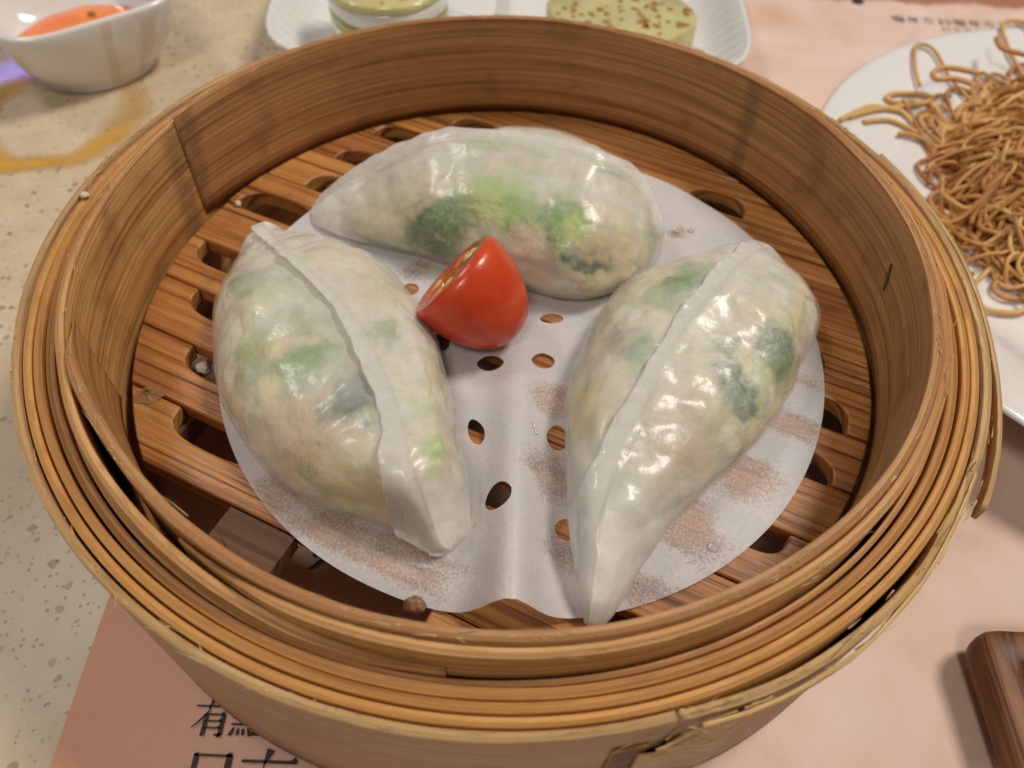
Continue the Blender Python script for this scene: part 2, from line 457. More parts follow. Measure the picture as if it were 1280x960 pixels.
# three turns of rim strip and the outer hoop
hoop('rim_strip', lambda t: 77.15 + .45 * math.exp(-((t % 360 - 258) / 18) ** 2), .85, 3, lambda t: ZT - .9, 90, 450, [mat_strip, mat_edge], seed=3.7, wob=.12)
hoop('rim_strip', 78.42, 1.50, 1.4, ZT - .45, 90, 450, [mat_strip, mat_strip], seed=4.1, wob=.09)
hoop('rim_strip', 80.24, 1.34, 1.4, ZT - .05, 90, 450, [mat_strip, mat_strip], seed=5.9, wob=.09)
hoop('rim_strip', 81.92, 1.34, 1.4, ZT - .3, 90, 450, [mat_strip, mat_strip], seed=6.4, wob=.09)
def r_out(t):
    return 83.55 + (ease(t, -74, -62, 0, .6) if t < -45 else ease(t, -45, -38, .6, .1) if t < -38 else .1) * 1.0
hoop('outer_hoop', r_out, 1.35, 1.1, lambda t: ZT + .1 - (1.0 if -73 < t < -30 else 0), -73.5, 286.0, [mat_outer, mat_edge_pale], seed=7.2, wob=.14, zwob=.5, n=420, close=False, rough_top=.3)
# torn pieces of the outer hoop
hoop('torn_strip', lambda t: 85.3 + .9 * math.sin((t + 74) / 30 * 3.1), .55, lambda t: ZT - 3.2 - .5 * math.sin(t), lambda t: ZT - .2 - .012 * (t + 72) ** 1.0, -72, -31, [mat_strip, mat_edge_pale], n=70, seed=9.1, wob=.5, zwob=.5, rough_top=.4)
hoop('torn_strip', lambda t: ease(t, -36, -8, 87.2, 85.1), .8, lambda t: ease(t, -36, -12, ZT - 4.2, ZT - 3.0), lambda t: ease(t, -36, -10, ZT - .9, ZT + .1), -34.5, 24, [mat_strip, mat_edge_pale], n=110, seed=9.9, wob=.1, zwob=.2, rough_top=.2)
hoop('binding_strip', lambda t: 85.2 + .5 * math.sin(t * .9), .7, lambda t: 14., lambda t: ease(t, -76, -66, ZT - 9.5, ZT - 3.), -76.5, -66, [mat_outer, mat_edge_pale], n=40, seed=12.1, wob=.5, zwob=2.5, rough_top=.5)
hoop('binding_strip', lambda t: 85.1, .5, lambda t: 20., lambda t: ZT - 7. + t * 0, -79, -75.8, [mat_dark, mat_edge], n=24, seed=14.1, wob=.6, zwob=2., rough_top=.5)

# fuzz and splinters along every worn edge
pl = Pile()
def splinter(r, t, z, length, w, lift, out, curl=0):
    t = math.radians(t)
    c = np.array([r * math.cos(t), r * math.sin(t), z]); tg = np.array([-math.sin(t), math.cos(t), 0]); rd = np.array([math.cos(t), math.sin(t), 0])
    k = np.linspace(0, 1, 6)[:, None]
    sgn = 1 if rng.random() < .5 else -1
    path = c + tg * length * k * sgn + rd * out * k ** 1.5 + np.array([0, 0, 1.]) * (lift * k ** 1.3 + curl * np.sin(k * 3))
    pl.add(*tube(path, w * (1 - .85 * np.linspace(0, 1, 6)), 4))
for _ in range(430):
    t = rng.uniform(0, 360); which = rng.random()
    L = rng.gamma(2., .9); w = rng.uniform(.05, .14)
    if which < .45: splinter(r_liner(t if t > 201 else t + 360) + rng.uniform(.1, 1.6), t, ZI + .0, L, w, rng.normal(.15, .25), rng.normal(0, .35))
    elif which < .62 and not 195 < t < 275: splinter(rng.uniform(75.6, 77.0), t, ZI - .6, L, w, rng.normal(.1, .25), rng.normal(.1, .35))
    else: splinter(rng.uniform(83.5, 84.9), t, ZT + .1, L * 1.2, w, rng.normal(.05, .2), rng.normal(.2, .4))
for _ in range(80):                       # the frayed right-hand front
    t = rng.uniform(-74, -20); splinter(rng.uniform(84.2, 86.2), t, ZT - rng.uniform(.2, 4.5), rng.gamma(2., 1.5), rng.uniform(.06, .17), rng.normal(-.2, .5), rng.normal(.35, .6))
for _ in range(36):
    t = rng.uniform(-78, -64); splinter(rng.uniform(85, 86.6), t, ZT - rng.uniform(4, 13), rng.gamma(2., 1.3), rng.uniform(.06, .2), rng.normal(-.8, 1.2), rng.normal(.5, .8))
for (px, py, L, l, o) in ((600, 22, 7, 1.2, .8), (430, 42, 5, .7, .4), (680, 26, 6, 1., .5), (110, 240, 7, 1.2, 1.4), (92, 252, 6, .8, 1.4), (235, 645, 5, .6, .2), (505, 725, 4, .8, -.6)):
    q = at(px, py, ZI); splinter(math.hypot(q[0], q[1]), math.degrees(math.atan2(q[1], q[0])), ZI, L, .09, l, o, .3)
fib = adopt(mesh_obj('splinters', pl.verts(), pl.f, mat_fibre), steamer); tag(fib, kind='stuff')

V = []; nsc = 12
for i in range(nsc + 1):
    f = i / nsc; t_ = math.radians(1.0 + 1.6 * f); w_ = .42 * math.sin(math.pi * min(1, f * .94 + .04)) + .06
    for e in (-1, 0, 1):
        a_ = t_ + e * w_ / 73.; r_ = 73.2 - .06 - .28 * abs(e)
        V.append((r_ * math.cos(a_), r_ * math.sin(a_), 35.2 + 5.2 * f))
sc = adopt(mesh_obj('scar', V, grid_faces(nsc + 1, 3), mat_dark, None, [(v_[2] * .001, v_[1] * .001) for v_ in V]), steamer)
# ---- floor slats: boundaries every 12.5 mm, with oval notches along their edges
SA = math.radians(-24); SD = np.array([math.cos(SA), math.sin(SA)]); SN = np.array([-math.sin(SA), math.cos(SA)])
RC = 72.6
BND = [3 + 12.5 * k for k in range(-5, 6)]          # -59.5 ... 65.5
# notch: boundary index -> list of (centre s, half length, depth, side)   side +1 = cut into the slat above
NOTCH = {
    -5: [(-31, 8, 4, -1)],
    -4: [(-33, 10.5, 5.6, -1), (-4, 8, 5, -1), (22, 8, 5, -1), (44, 5, 5, -1)],
    -3: [(-42, 9, 5.4, -1), (-14, 9, 5.4, -1), (14, 9, 5.4, -1), (41, 8, 5.4, -1)],
    -2: [(-51, 9, 5.6, -1), (-23, 9, 5.4, -1), (5, 9, 5.4, -1), (34, 9, 5.4, -1), (58, 6, 5.4, -1)],
    -1: [(-60, 8.5, 6, -1), (-32, 9, 5.4, -1), (-4, 9, 5.4, -1), (24, 9, 5.4, 1), (60, 8.5, 6, 1)],
    0: [(-61, 9.5, 6.4, 1), (-34, 9, 5.4, 1), (-8, 9, 5.4, 1), (20, 9, 5.4, 1), (42, 7, 5.4, 1), (62, 6.5, 6.6, 1)],
    1: [(-53, 7.5, 6.6, 1), (-28, 8, 5.4, 1), (-2, 8, 5.4, 1), (28, 8, 5.4, 1), (55.5, 6, 6.0, 1)],
    2: [(-52, 8, 5.4, 1), (-24, 8, 5.4, 1), (4, 8, 5.4, 1), (30, 8, 5.4, 1), (49, 6, 5.4, 1)],
    3: [(-50, 7, 5.4, 1), (-20, 8, 5.4, 1), (14, 8, 5.4, 1), (36.5, 7.5, 5.8, 1)],
    4: [(-35, 6.5, 5.4, 1), (2, 7, 6., 1), (28, 7, 6.6, 1)],
}
def s_lim(t): return math.sqrt(max(RC * RC - t * t, 0))
def edge_line(t, side, notches, gap):
    """points along one slat edge from -s to +s; side = +1: the edge of the slat lying above the boundary"""
    t0 = t + gap * side
    L = s_lim(t0); pts = []
    ev = sorted([n for n in notches if n[3] == side], key=lambda n: n[0])
    pts.append((-L, t0))
    for (c, hl, dp, _) in ev:
        e = .62
        for a in np.linspace(math.pi, 0, 15):
            ca, sa_ = math.cos(a), math.sin(a)
            s = c + hl * math.copysign(abs(ca) ** .75, ca); tt = t0 + side * dp * abs(sa_) ** e
            if abs(s) < s_lim(tt) - .3 and abs(s) < L - .3: pts.append((s, tt))
    pts.append((L, t0))
    return pts
def slat(ta, tb_, na, nb, s0=None, s1=None, mat=mat_slat, z=ZF, th=3.6):
    g = .17
    lo = edge_line(ta, 1, na, g) if ta is not None else None
    hi = edge_line(tb_, -1, nb, g) if tb_ is not None else None
    arcR, arcL = [], []
    a0 = lo[-1][1] if lo else -RC; a1 = hi[-1][1] if hi else RC
    n = 7
    phi = [math.asin(max(-1, min(1, v / RC))) for v in (a0, a1)]
    for f in np.linspace(phi[0], phi[1], n)[1:-1]:
        arcR.append((RC * math.cos(f), RC * math.sin(f))); arcL.append((-RC * math.cos(f), RC * math.sin(f)))
    if lo is None: lo = [(0, -RC)]
    if hi is None: hi = [(0, RC)]
    poly = lo + arcR + hi[::-1] + arcL[::-1]
    if s0 is not None:
        poly = [(min(max(s, s0), s1), t) for s, t in poly]
    cl = []
    for q in poly:
        if not cl or math.hypot(q[0] - cl[-1][0], q[1] - cl[-1][1]) > .12: cl.append(q)
    if math.hypot(cl[0][0] - cl[-1][0], cl[0][1] - cl[-1][1]) < .12: cl.pop()
    n = len(cl)
    W = [(SD * s + SN * t) for s, t in cl]
    zz = z + rng.normal(0, .12)
    V = [(w[0], w[1], zz) for w in W] + [(w[0], w[1], zz - th) for w in W]
    F = [tuple(range(n)), tuple(range(2 * n - 1, n - 1, -1))] + [(i, n + i, n + (i + 1) % n, (i + 1) % n) for i in range(n)]
    uv = [(s * .001, t * .001) for s, t in cl] + [(s * .001 + .003, t * .001 + .003) for s, t in cl]
    o = mesh_obj('slat', V, F, mat, None, uv, smooth=True)
    bm = bmesh.new(); bm.from_mesh(o.data)
    for e in bm.edges: e.smooth = not (e.calc_face_angle(3.) > .9)
    bm.to_mesh(o.data); bm.free()
    md = o.modifiers.new('bevel', 'BEVEL'); md.width = .00035; md.segments = 2; md.limit_method = 'ANGLE'; md.angle_limit = .9
    return adopt(o, steamer)
nt = lambda k: NOTCH.get(k, [])
for k in range(-5, 5):
    slat(BND[k + 5], BND[k + 6], nt(k), nt(k + 1))
slat(BND[10], None, [], [])
slat(None, BND[0], [], [], 16.5, 60)                # front: right-hand piece
slat(None, BND[0], [], [], -22.5, -9.5, mat=mat_dark, z=ZF - .1)  # short weathered piece
for s in (-46, 0, 46):                              # bars under the floor carry the slats
    L = math.sqrt(72 ** 2 - (abs(s) + 4) ** 2)
    c = [(s - 3.5, -L), (s + 3.5, -L), (s + 3.5, L), (s - 3.5, L)]
    W = [SD * a + SN * b for a, b in c]
    V = [(w[0], w[1], ZF - 4.0) for w in W] + [(w[0], w[1], ZF - 9) for w in W]
    if s == 0: continue
    adopt(mesh_obj('crossbar', V, [(0, 1, 2, 3), (7, 6, 5, 4), (0, 4, 5, 1), (1, 5, 6, 2), (2, 6, 7, 3), (3, 7, 4, 0)], mat_dark, None, [(b * .001, a * .001) for a, b in c] * 2, smooth=False), steamer)

# ------------------------------------------------------------------ perforated paper liner
PC = np.array([3.5, -4.2]); PR = 59.2
def paper_z(x, y):
    """height of the sheet over the slats (mm)"""
    k = min(1, max(0, (-4 - y) / 45)); w = 4.2 + .8 * k
    hump = 8.8 * k ** .9 * math.exp(-((x - 2.6) / w) ** 2)
    rr = math.hypot(x - PC[0], y - PC[1]) / PR
    ripple = .35 * max(0, rr - .6) / .4 * (1 + noise.noise(Vector((x / 14, y / 14, 1))))
    return ZF + .42 + hump + ripple + .10 * noise.noise(Vector((x / 9, y / 9, 5)))
pts = []; edges = []
def loop(poly):
    a = len(pts); pts.extend(Vector(q) for q in poly); n = len(poly)
    edges.extend((a + i, a + (i + 1) % n) for i in range(n))
loop([(PC[0] + PR * math.cos(a) * (1 + .004 * math.sin(3 * a)), PC[1] + PR * math.sin(a)) for a in np.linspace(0, 2 * math.pi, 221)[:-1]])
HOLES = [(690, 395, 15, 6, 0), (613, 453, 17, 10, 8), (679, 450, 15, 10, -8), (595, 539, 10, 18, -20), (697, 546, 14, 16, 0), (622, 639, 16, 18, -10), (708, 661, 15, 14, 0), (551, 424, 12, 12, 30)]
hpoly = []
for (hx, hy, rx, ry, ro) in HOLES:
    q = []
    for a in np.linspace(0, 2 * math.pi, 19)[:-1]:
        c, s = math.cos(a), math.sin(a)
        lx = rx * c * (1 - .18 * max(0, -s)); ly = ry * s
        ro_ = math.radians(ro)
        g = at(hx + lx * math.cos(ro_) - ly * math.sin(ro_), hy + lx * math.sin(ro_) + ly * math.cos(ro_), ZF + 1.2)
        q.append((g[0], g[1]))
    hpoly.append(q[::-1]); loop(q)
# more punched holes of the same ring pattern, under the dumplings
for r, n in ((26, 10), (44, 15)):
    for a in np.linspace(0, 2 * math.pi, n + 1)[:-1] + .2:
        c = PC + r * np.array([math.cos(a), math.sin(a)])
        if -14 < c[0] < 18 and c[1] < 4: continue
        if c[1] < -40 or c[0] > 42 or (c[0] > 25 and c[1] > 20): continue
        q = [(c[0] + 1.7 * math.cos(b), c[1] + 1.7 * math.sin(b)) for b in np.linspace(0, 2 * math.pi, 11)[:-1]]
        hpoly.append(q); loop(q)
for x in np.arange(-60, 66, 1.25):
    for y in np.arange(-66, 60, 1.25):
        if math.hypot(x - PC[0], y - PC[1]) < PR - .9: pts.append(Vector((x + rng.uniform(-.2, .2), y + rng.uniform(-.2, .2))))
ov, oe, of, *_ = delaunay_2d_cdt(pts, edges, [], 1, 1e-5)
def inside(poly, x, y):
    r = False
    for i in range(len(poly)):
        (x0, y0), (x1, y1) = poly[i], poly[i - 1]
        if (y0 > y) != (y1 > y) and x < (x1 - x0) * (y - y0) / (y1 - y0) + x0: r = not r
    return r
hb = [(min(a for a, _ in q), max(a for a, _ in q), min(b for _, b in q), max(b for _, b in q)) for q in hpoly]
keep = []
for f in of:
    x = sum(ov[i][0] for i in f) / len(f); y = sum(ov[i][1] for i in f) / len(f)
    if math.hypot(x - PC[0], y - PC[1]) > PR * 1.01: continue
    if any(b[0] <= x <= b[1] and b[2] <= y <= b[3] and inside(q, x, y) for q, b in zip(hpoly, hb)): continue
    keep.append(tuple(f))
PV = np.array([(v[0], v[1], paper_z(v[0], v[1])) for v in ov])

def slat_mask(x, y):
    """1 where wood lies under the sheet"""
    s = x * SD[0] + y * SD[1]; t = x * SN[0] + y * SN[1]
    for k, ns in NOTCH.items():
        b = 3 + 12.5 * k
        for (c, hl, dp, side) in ns:
            d = (t - b) * side
            if -0.4 < d < dp and abs(s - c) < hl: return 0.
    if t < -59.5 and -9.5 < s < 16.5: return 0.
    return 1.
WET = [(at(400, 690, ZF + .5), 15), (at(500, 710, ZF + .5), 14), (at(560, 690, ZF + .5), 8), (at(690, 600, ZF + .5), 9), (at(720, 690, ZF + .5), 8), (at(990, 530, ZF + .5), 9), (at(1005, 490, ZF + .5), 6), (at(930, 590, ZF + .5), 10),
       (at(860, 660, ZF + .5), 11), (at(800, 730, ZF + .5), 9), (at(690, 500, ZF + .5), 7), (at(845, 290, ZF + .5), 4), (at(520, 335, ZF + .5), 6), (at(350, 620, ZF + .5), 8)]
wet = np.zeros(len(PV))
for i, q in enumerate(PV):
    w = max(1 - max(0, math.hypot(q[0] - c[0], q[1] - c[1]) - r * .35) / (r * .65) for c, r in WET)
    if w <= 0: continue
    m_ = np.mean([slat_mask(q[0] + dx, q[1] + dy) for dx, dy in ((0, 0), (.9, 0), (-.9, 0), (0, .9), (0, -.9))])
    wet[i] = min(1, max(0, w)) * (.10 + .80 * m_)

def paper_material():
    m = M('steamer_paper')
    a = m.n('Attribute', attribute_name='wet')
    v = m.coords((1, 1, 1))
    sp = m.noise(v, 2100, 3, .7); lo = m.noise(v, 260, 3, .6)
    col = m.ramp(m.noise(v, 1400, 3, .6), [(.3, (.74, .74, .75)), (.7, (.84, .85, .87))])
    d = m.n('BsdfDiffuse', inp={'Color': col}); tr = m.n('BsdfTranslucent', inp={'Color': (.80, .76, .72, 1)})
    base = m.n('MixShader', inp={0: .30, 1: d.outputs[0], 2: tr.outputs[0]})
    gl = m.n('BsdfGlossy', inp={'Color': (1, 1, 1, 1), 'Roughness': .42})
    base2 = m.n('MixShader', inp={0: .025, 1: base.outputs[0], 2: gl.outputs[0]})
    tp = m.n('BsdfTransparent')
    thr = m.math('ADD', m.math('MULTIPLY', sp, .75), m.math('MULTIPLY', lo, .25))
    w = m.n('MapRange', inp={0: m.math('ADD', m.math('SUBTRACT', thr, .5), m.math('MULTIPLY', m.math('SUBTRACT', a.outputs['Fac'], .62), .42)), 1: -.10, 2: .17, 3: 0., 4: .52})
    fin = m.math('ADD', m.math('MULTIPLY', w.outputs[0], m.math('GREATER_THAN', a.outputs['Fac'], .02)), .13)
    mx = m.n('MixShader', inp={0: fin, 1: base2.outputs[0], 2: tp.outputs[0]})
    bp = m.n('Bump', inp={'Height': m.noise(v, 700, 3, .6), 'Strength': .25, 'Distance': .0004})
    m.link(bp.outputs[0], d.inputs['Normal']); m.link(bp.outputs[0], gl.inputs['Normal'])
    m.link(mx.outputs[0], m.out.inputs['Surface'])
    m.t.nodes.remove(m.b)
    return m.m
paper = mesh_obj('paper_liner', PV, keep, paper_material())
attr(paper, 'wet', wet)
bm = bmesh.new(); bm.from_mesh(paper.data)
bmesh.ops.delete(bm, geom=[v for v in bm.verts if not v.link_faces], context='VERTS')
bmesh.ops.recalc_face_normals(bm, faces=bm.faces)
if sum(f.normal.z for f in bm.faces) < 0: bmesh.ops.reverse_faces(bm, faces=bm.faces)
bm.to_mesh(paper.data); bm.free()
paper.data.polygons.foreach_set('use_smooth', np.ones(len(paper.data.polygons), bool))
tag(paper, 'round white perforated paper sheet lying on the steamer slats under the dumplings', 'paper liner')

# ------------------------------------------------------------------ dumplings
DUMP = {
 'L': [-52.08, 12.69, -42.35, -1.24, -20.6, -36.01, -7.03, -52.42, 3.96, 10.45, 18.98, 20.57, 14.9, 9.94, 4.69, 3.49, 10.93, 16.76, 21.24, 16.32, 5.26, 2.74, 10.27, 9.54, 14.01, 14.78, 15.43, 14.2, 2.82, 1.38, 2.36, 2.44, 6.05, 4.4, -0.37, -1.99],
 'R': [53.34, 17.11, 42.23, -3.82, 26.69, -30.14, 14.9, -64.0, 2.36, 15.65, 17.79, 18.33, 15.08, 7.14, 2.44, 2.96, 11.06, 19.71, 21.23, 17.08, 8.3, 1.0, 7.1, 11.76, 15.5, 15.14, 14.51, 11.23, 2.01, 0.59, -0.98, -2.24, -2.92, -1.98, -3.25, -0.27],
 'B': [-44.72, 27.06, -15.82, 29.67, 16.74, 23.7, 33.38, 22.39, 3.23, 5.09, 10.59, 22.21, 17.79, 11.29, 2.68, 2.92, 11.48, 17.41, 20.6, 22.58, 14.56, 3.93, 1.06, 8.65, 16.52, 18.63, 17.99, 12.23, 6.01, 1.52, 1.6, 2.5, 3.15, 2.59, 4.46, -1.36]}
# pressed seam: width of its lip along the dumpling (mm)
FIN = {'L': [2.2, 2.6, 2.4, 2.6, 3.6, 5.2, 1.4], 'R': [3.0, 2.8, 2.5, 2.5, 3.0, 3.6, 1.0], 'B': [1.5, 3.0, 2.8, 2.4, 2.2, 2.0, .8]}
PLEAT = {'L': .16, 'R': .07, 'B': .05}
GRN, DGR, LGR, YEL, ORG, WHT, TEAL = (.12, .30, .04), (.02, .09, .03), (.34, .54, .07), (.56, .48, .22), (.52, .38, .22), (.72, .66, .55), (.09, .17, .10)
SPOT = {  # px, py, radius mm, colour, strength
 'L': [(375, 450, 5.0, GRN, .9), (440, 478, 4.2, DGR, .95), (405, 430, 3.6, GRN, .8), (330, 345, 6, LGR, .35), (300, 340, 4, TEAL, .5), (385, 385, 4, GRN, .5), (490, 405, 2.2, DGR, .8), (482, 395, 3.2, GRN, .6),
       (552, 555, 2.0, LGR, .9), (548, 572, 1.6, LGR, .8), (372, 575, 2.6, GRN, .7), (440, 522, 3.2, TEAL, .7), (350, 530, 6.5, ORG, .75), (395, 560, 4.5, ORG, .6), (440, 570, 4.5, WHT, .9), (420, 545, 4, ORG, .6), (450, 605, 6, YEL, .8), (480, 620, 5, YEL, .6), (470, 355, 5, YEL, .6),
       (330, 560, 5, ORG, .5), (520, 480, 4, YEL, .35), (540, 500, 3, LGR, .35), (300, 450, 5, TEAL, .35), (305, 420, 4, LGR, .25), (410, 500, 3, DGR, .55), (480, 550, 3.5, YEL, .5)],
 'R': [(845, 346, 3.6, DGR, .8), (870, 330, 4.4, GRN, .7), (835, 355, 4, GRN, .55), (800, 425, 3.6, GRN, .85), (795, 455, 3.2, GRN, .8), (788, 520, 3.2, DGR, .7), (776, 580, 3.4, GRN, .75), (762, 600, 3, GRN, .5), (755, 490, 6, YEL, .9), (745, 540, 5, YEL, .6), (780, 470, 4, YEL, .6),
       (925, 468, 3.2, DGR, .8), (935, 490, 3.6, TEAL, .9), (985, 440, 4.6, TEAL, .8), (990, 465, 4.5, GRN, .4), (925, 420, 1.8, DGR, .7), (880, 505, 5.5, ORG, .7), (845, 560, 5.5, ORG, .7), (860, 530, 5, ORG, .6), (905, 520, 4, LGR, .25), (760, 420, 4, TEAL, .4), (740, 440, 4, ORG, .3), (840, 400, 4, YEL, .3)],
 'B': [(630, 240, 6.5, LGR, .75), (600, 235, 5, LGR, .45), (655, 255, 4, GRN, .45), (700, 275, 5.5, GRN, .75), (715, 290, 4, LGR, .7), (540, 290, 6, DGR, .75), (560, 275, 5, GRN, .5), (510, 295, 4, TEAL, .5), (760, 325, 2.6, DGR, 1.), (755, 340, 2.2, DGR, .95), (725, 335, 2.6, DGR, .8), (480, 248, 6, YEL, .7), (455, 260, 4, YEL, .5),
       (745, 300, 4, ORG, .6), (775, 320, 3.5, ORG, .6), (660, 320, 5, ORG, .45), (690, 330, 4, TEAL, .35), (620, 162, 4.5, LGR, .6), (650, 160, 4, YEL, .5), (760, 188, 4, LGR, .45), (825, 300, 3, LGR, .4), (595, 265, 4, ORG, .3), (440, 280, 4, YEL, .4)]}

def dumpling_material():
    """thin wet rice-starch skin: partly clear, partly milky, with a gloss"""
    m = M('rice_wrapper')
    a = m.n('Attribute', attribute_name='veil')
    v = m.coords((1, 1, 1))
    mid = m.noise(v, 210, 2, .45, .3); fine = m.noise(v, 1500, 2, .6); low = m.noise(v, 90, 3, .5, .3); mott = m.noise(v, 520, 4, .65, .3)
    m.set(Base_Color=m.ramp(mott, [(.35, (.76, .75, .70)), (.7, (.84, .83, .79))]), Roughness=.5, Specular_IOR_Level=0.,
          Subsurface_Weight=.6, Subsurface_Radius=(1.0, .85, .6), Subsurface_Scale=.0012)
    h = m.math('ADD', m.math('ADD', mid, m.math('MULTIPLY', low, .9)), m.math('MULTIPLY', fine, .09))
    bp = m.n('Bump', inp={'Height': h, 'Strength': .21, 'Distance': .0015})
    m.link(bp.outputs[0], m.b.inputs['Normal'])
    tp = m.n('BsdfTransparent', inp={'Color': (.985, .98, .965, 1)})
    vl = m.math('ADD', a.outputs['Fac'], m.math('MULTIPLY', m.math('SUBTRACT', mott, .5), .10), True)
    body = m.n('MixShader', inp={0: vl, 1: tp.outputs[0], 2: m.b.outputs[0]})
    fr = m.n('Fresnel', inp={'IOR': 1.42, 'Normal': bp.outputs[0]})
    g1 = m.n('BsdfGlossy', inp={'Color': (1, 1, 1, 1), 'Roughness': .27, 'Normal': bp.outputs[0]}); g2 = m.n('BsdfGlossy', inp={'Color': (1, 1, 1, 1), 'Roughness': .09, 'Normal': bp.outputs[0]})
    gg = m.n('MixShader', inp={0: .22, 1: g1.outputs[0], 2: g2.outputs[0]})
    geo = m.n('NewGeometry')
    k = m.math('MULTIPLY', m.math('MULTIPLY', fr.outputs[0], .72), m.math('SUBTRACT', 1.0, geo.outputs['Backfacing']))
    mx = m.n('MixShader', inp={0: k, 1: body.outputs[0], 2: gg.outputs[0]})
    m.link(mx.outputs[0], m.out.inputs['Surface'])
    return m.m
mat_dump = dumpling_material()
def filling_material():
    m = M('chopped_filling'); a = m.n('Attribute', attribute_name='filling'); v = m.coords((1, 1, 1))
    n1 = m.noise(v, 900, 3, .6)
    m.set(Base_Color=m.mix(m.ramp(n1, [(.4, g3(0)), (.7, g3(.18))]), a.outputs['Color'], (.74, .69, .57)), Roughness=.35, Subsurface_Weight=.3, Subsurface_Scale=.0012)
    m.bump(n1, .3, .001)
    return m.m
mat_fill = filling_material()

def make_dumpling(key, label):
    q = np.array(DUMP[key]); C = q[:8].reshape(4, 2); wl, wr, h, o = q[8:].reshape(4, 7)
    nu, nv, nf, nb = 240, 60, 12, 10
    u = np.linspace(0, 1, nu)
    P = cr(C, u); d = np.gradient(P, axis=0); d /= np.linalg.norm(d, axis=1)[:, None]; n = np.stack([-d[:, 1], d[:, 0]], 1)
    WL, WR, H = [np.maximum(cr(x, u), .4) for x in (wl, wr, h)]; O = cr(o, u)
    rnd_ = np.sqrt(np.clip(1 - np.clip(1 - np.minimum(u, 1 - u) / .045, 0, 1) ** 2, .02, 1))
    WL, WR, O = WL * rnd_, WR * rnd_, O * rnd_; H = H * (.35 + .65 * rnd_)
    FL = np.maximum(cr(FIN[key], u), .2) * (.25 + .75 * rnd_)
    ph = np.linspace(0, math.pi / 2, nv)[:-1]
    c = np.cos(ph) ** .75; s = np.sin(ph) ** .85
    tuck = 1 - .16 * np.clip(1 - s / .4, 0, 1) ** 2
    xl = O[:, None] + (WL - O)[:, None] * c * tuck; xr = O[:, None] - (WR + O)[:, None] * c * tuck
    zl = H[:, None] * s; zr = H[:, None] * s
    wav = np.array([noise.noise(Vector((k * 9, 3.3, ord(key)))) for k in u]); wav2 = np.array([noise.noise(Vector((k * 30, 7.3, ord(key)))) for k in u])
    FLn = FL * (1 + .30 * wav + .16 * wav2)
    kf = np.linspace(0, 1, nf)[None]
    th = np.minimum(.50 - .32 * kf, .25 * H[:, None])
    th[:, -1] *= .35
    gs = lambda x, w: np.exp(-((x - O[:, None]) / w) ** 2)
    if key == 'B':      # lip stands up along the back, its front runs smoothly into the belly
        rise = np.minimum(1.9, .2 * H)[:, None]
        zr = zr + rise * gs(xr, 4.2); zl = zl + rise * .3 * gs(xl, 1.6)
        lean = .75 + .35 * wav[:, None] + .25 * kf
        fx = O[:, None] + np.sin(lean) * FLn[:, None] * kf; fz = H[:, None] + rise * .75 + np.cos(lean) * FLn[:, None] * kf * .8
        nxm, nzm = np.cos(lean), -np.sin(lean)
        flx, flz, frx, frz = fx + nxm * th, fz + nzm * th, fx - nxm * th, fz - nzm * th
    else:               # lip folds over the -n flank
        zr = zr - np.minimum(.75, .12 * H)[:, None] * gs(xr, 2.6)
        zl = zl + np.minimum(.6, .1 * H)[:, None] * gs(xl, 3.2)
        fx = O[:, None] - FLn[:, None] * kf
        cc = np.clip((O[:, None] - fx) / np.maximum(WR + O, .5)[:, None], 0, 1) ** (1 / .75)
        zb_ = H[:, None] * np.sqrt(np.clip(1 - cc ** 2, 0, 1)) ** .85
        fz = zb_ * .8 + H[:, None] * .2 + .25 + (.45 + .5 * wav[:, None] + .4 * wav2[:, None] + .16 * np.sin(u * 150 + 4 * wav)[:, None]) * kf ** 1.5
        flx, flz, frx, frz = fx, fz + th, fx, fz - th
    kb = np.linspace(0, 1, nb + 2)[1:-1]
    xb = xr[:, :1] * (1 - kb) + xl[:, :1] * kb
    Xs = np.concatenate([xl, flx, frx[:, ::-1], xr[:, ::-1], xb], 1)
    Zs = np.concatenate([zl, flz, frz[:, ::-1], zr[:, ::-1], np.zeros_like(xb)], 1)
    m = Xs.shape[1]
    V = np.stack([P[:, None, 0] + n[:, None, 0] * Xs, P[:, None, 1] + n[:, None, 1] * Xs, ZF + .75 + Zs], -1)
    up = np.concatenate([np.repeat(s[None], nu, 0), np.ones((nu, 2 * nf)) * 1.2, np.repeat(s[None, ::-1], nu, 0), np.zeros((nu, nb))], 1)
    # bulges of the filling and pleats running down from the seam
    flat = V.reshape(-1, 3); upf = up.reshape(-1)
    lump = fnoise(flat, 11, 2.1 + ord(key), 2); lump2 = fnoise(flat, 4.2, 5.7, 2)
    uu = np.repeat(u, m)
    pleat = np.sin(uu * 95 + 3.0 * lump + 2.2 * upf) * np.clip((upf - .55) / .35, 0, 1) * (upf < 1.1) * np.clip(1.0 + 1.3 * fnoise(flat, 13, 9.3, 1), 0, 1.6)
    cen = np.repeat(np.stack([P[:, 0], P[:, 1], ZF + .75 + H * .25], 1), m, 0)
    dr = flat - cen; dr /= np.linalg.norm(dr, axis=1)[:, None] + 1e-9
    body = np.clip(upf * 3.2, 0, 1) * (upf < 1.1)
    endk = np.clip(np.minimum(uu, 1 - uu) * 9, .1, 1)
    amp = (body * endk * (.85 * lump + .12 * lump2) + PLEAT[key] * pleat * endk)
    flat = flat + dr * amp[:, None]
    fw_ = (upf > 1.1) * (.30 * fnoise(flat, 6, 4.4, 2)) * np.tile(np.concatenate([np.zeros(nv - 1), np.linspace(0, 1, nf), np.linspace(1, 0, nf), np.zeros(nv - 1 + nb)]), nu)
    flat = flat + np.repeat(np.stack([n[:, 0], n[:, 1], .4 * np.ones(nu)], 1), m, 0) * fw_[:, None]
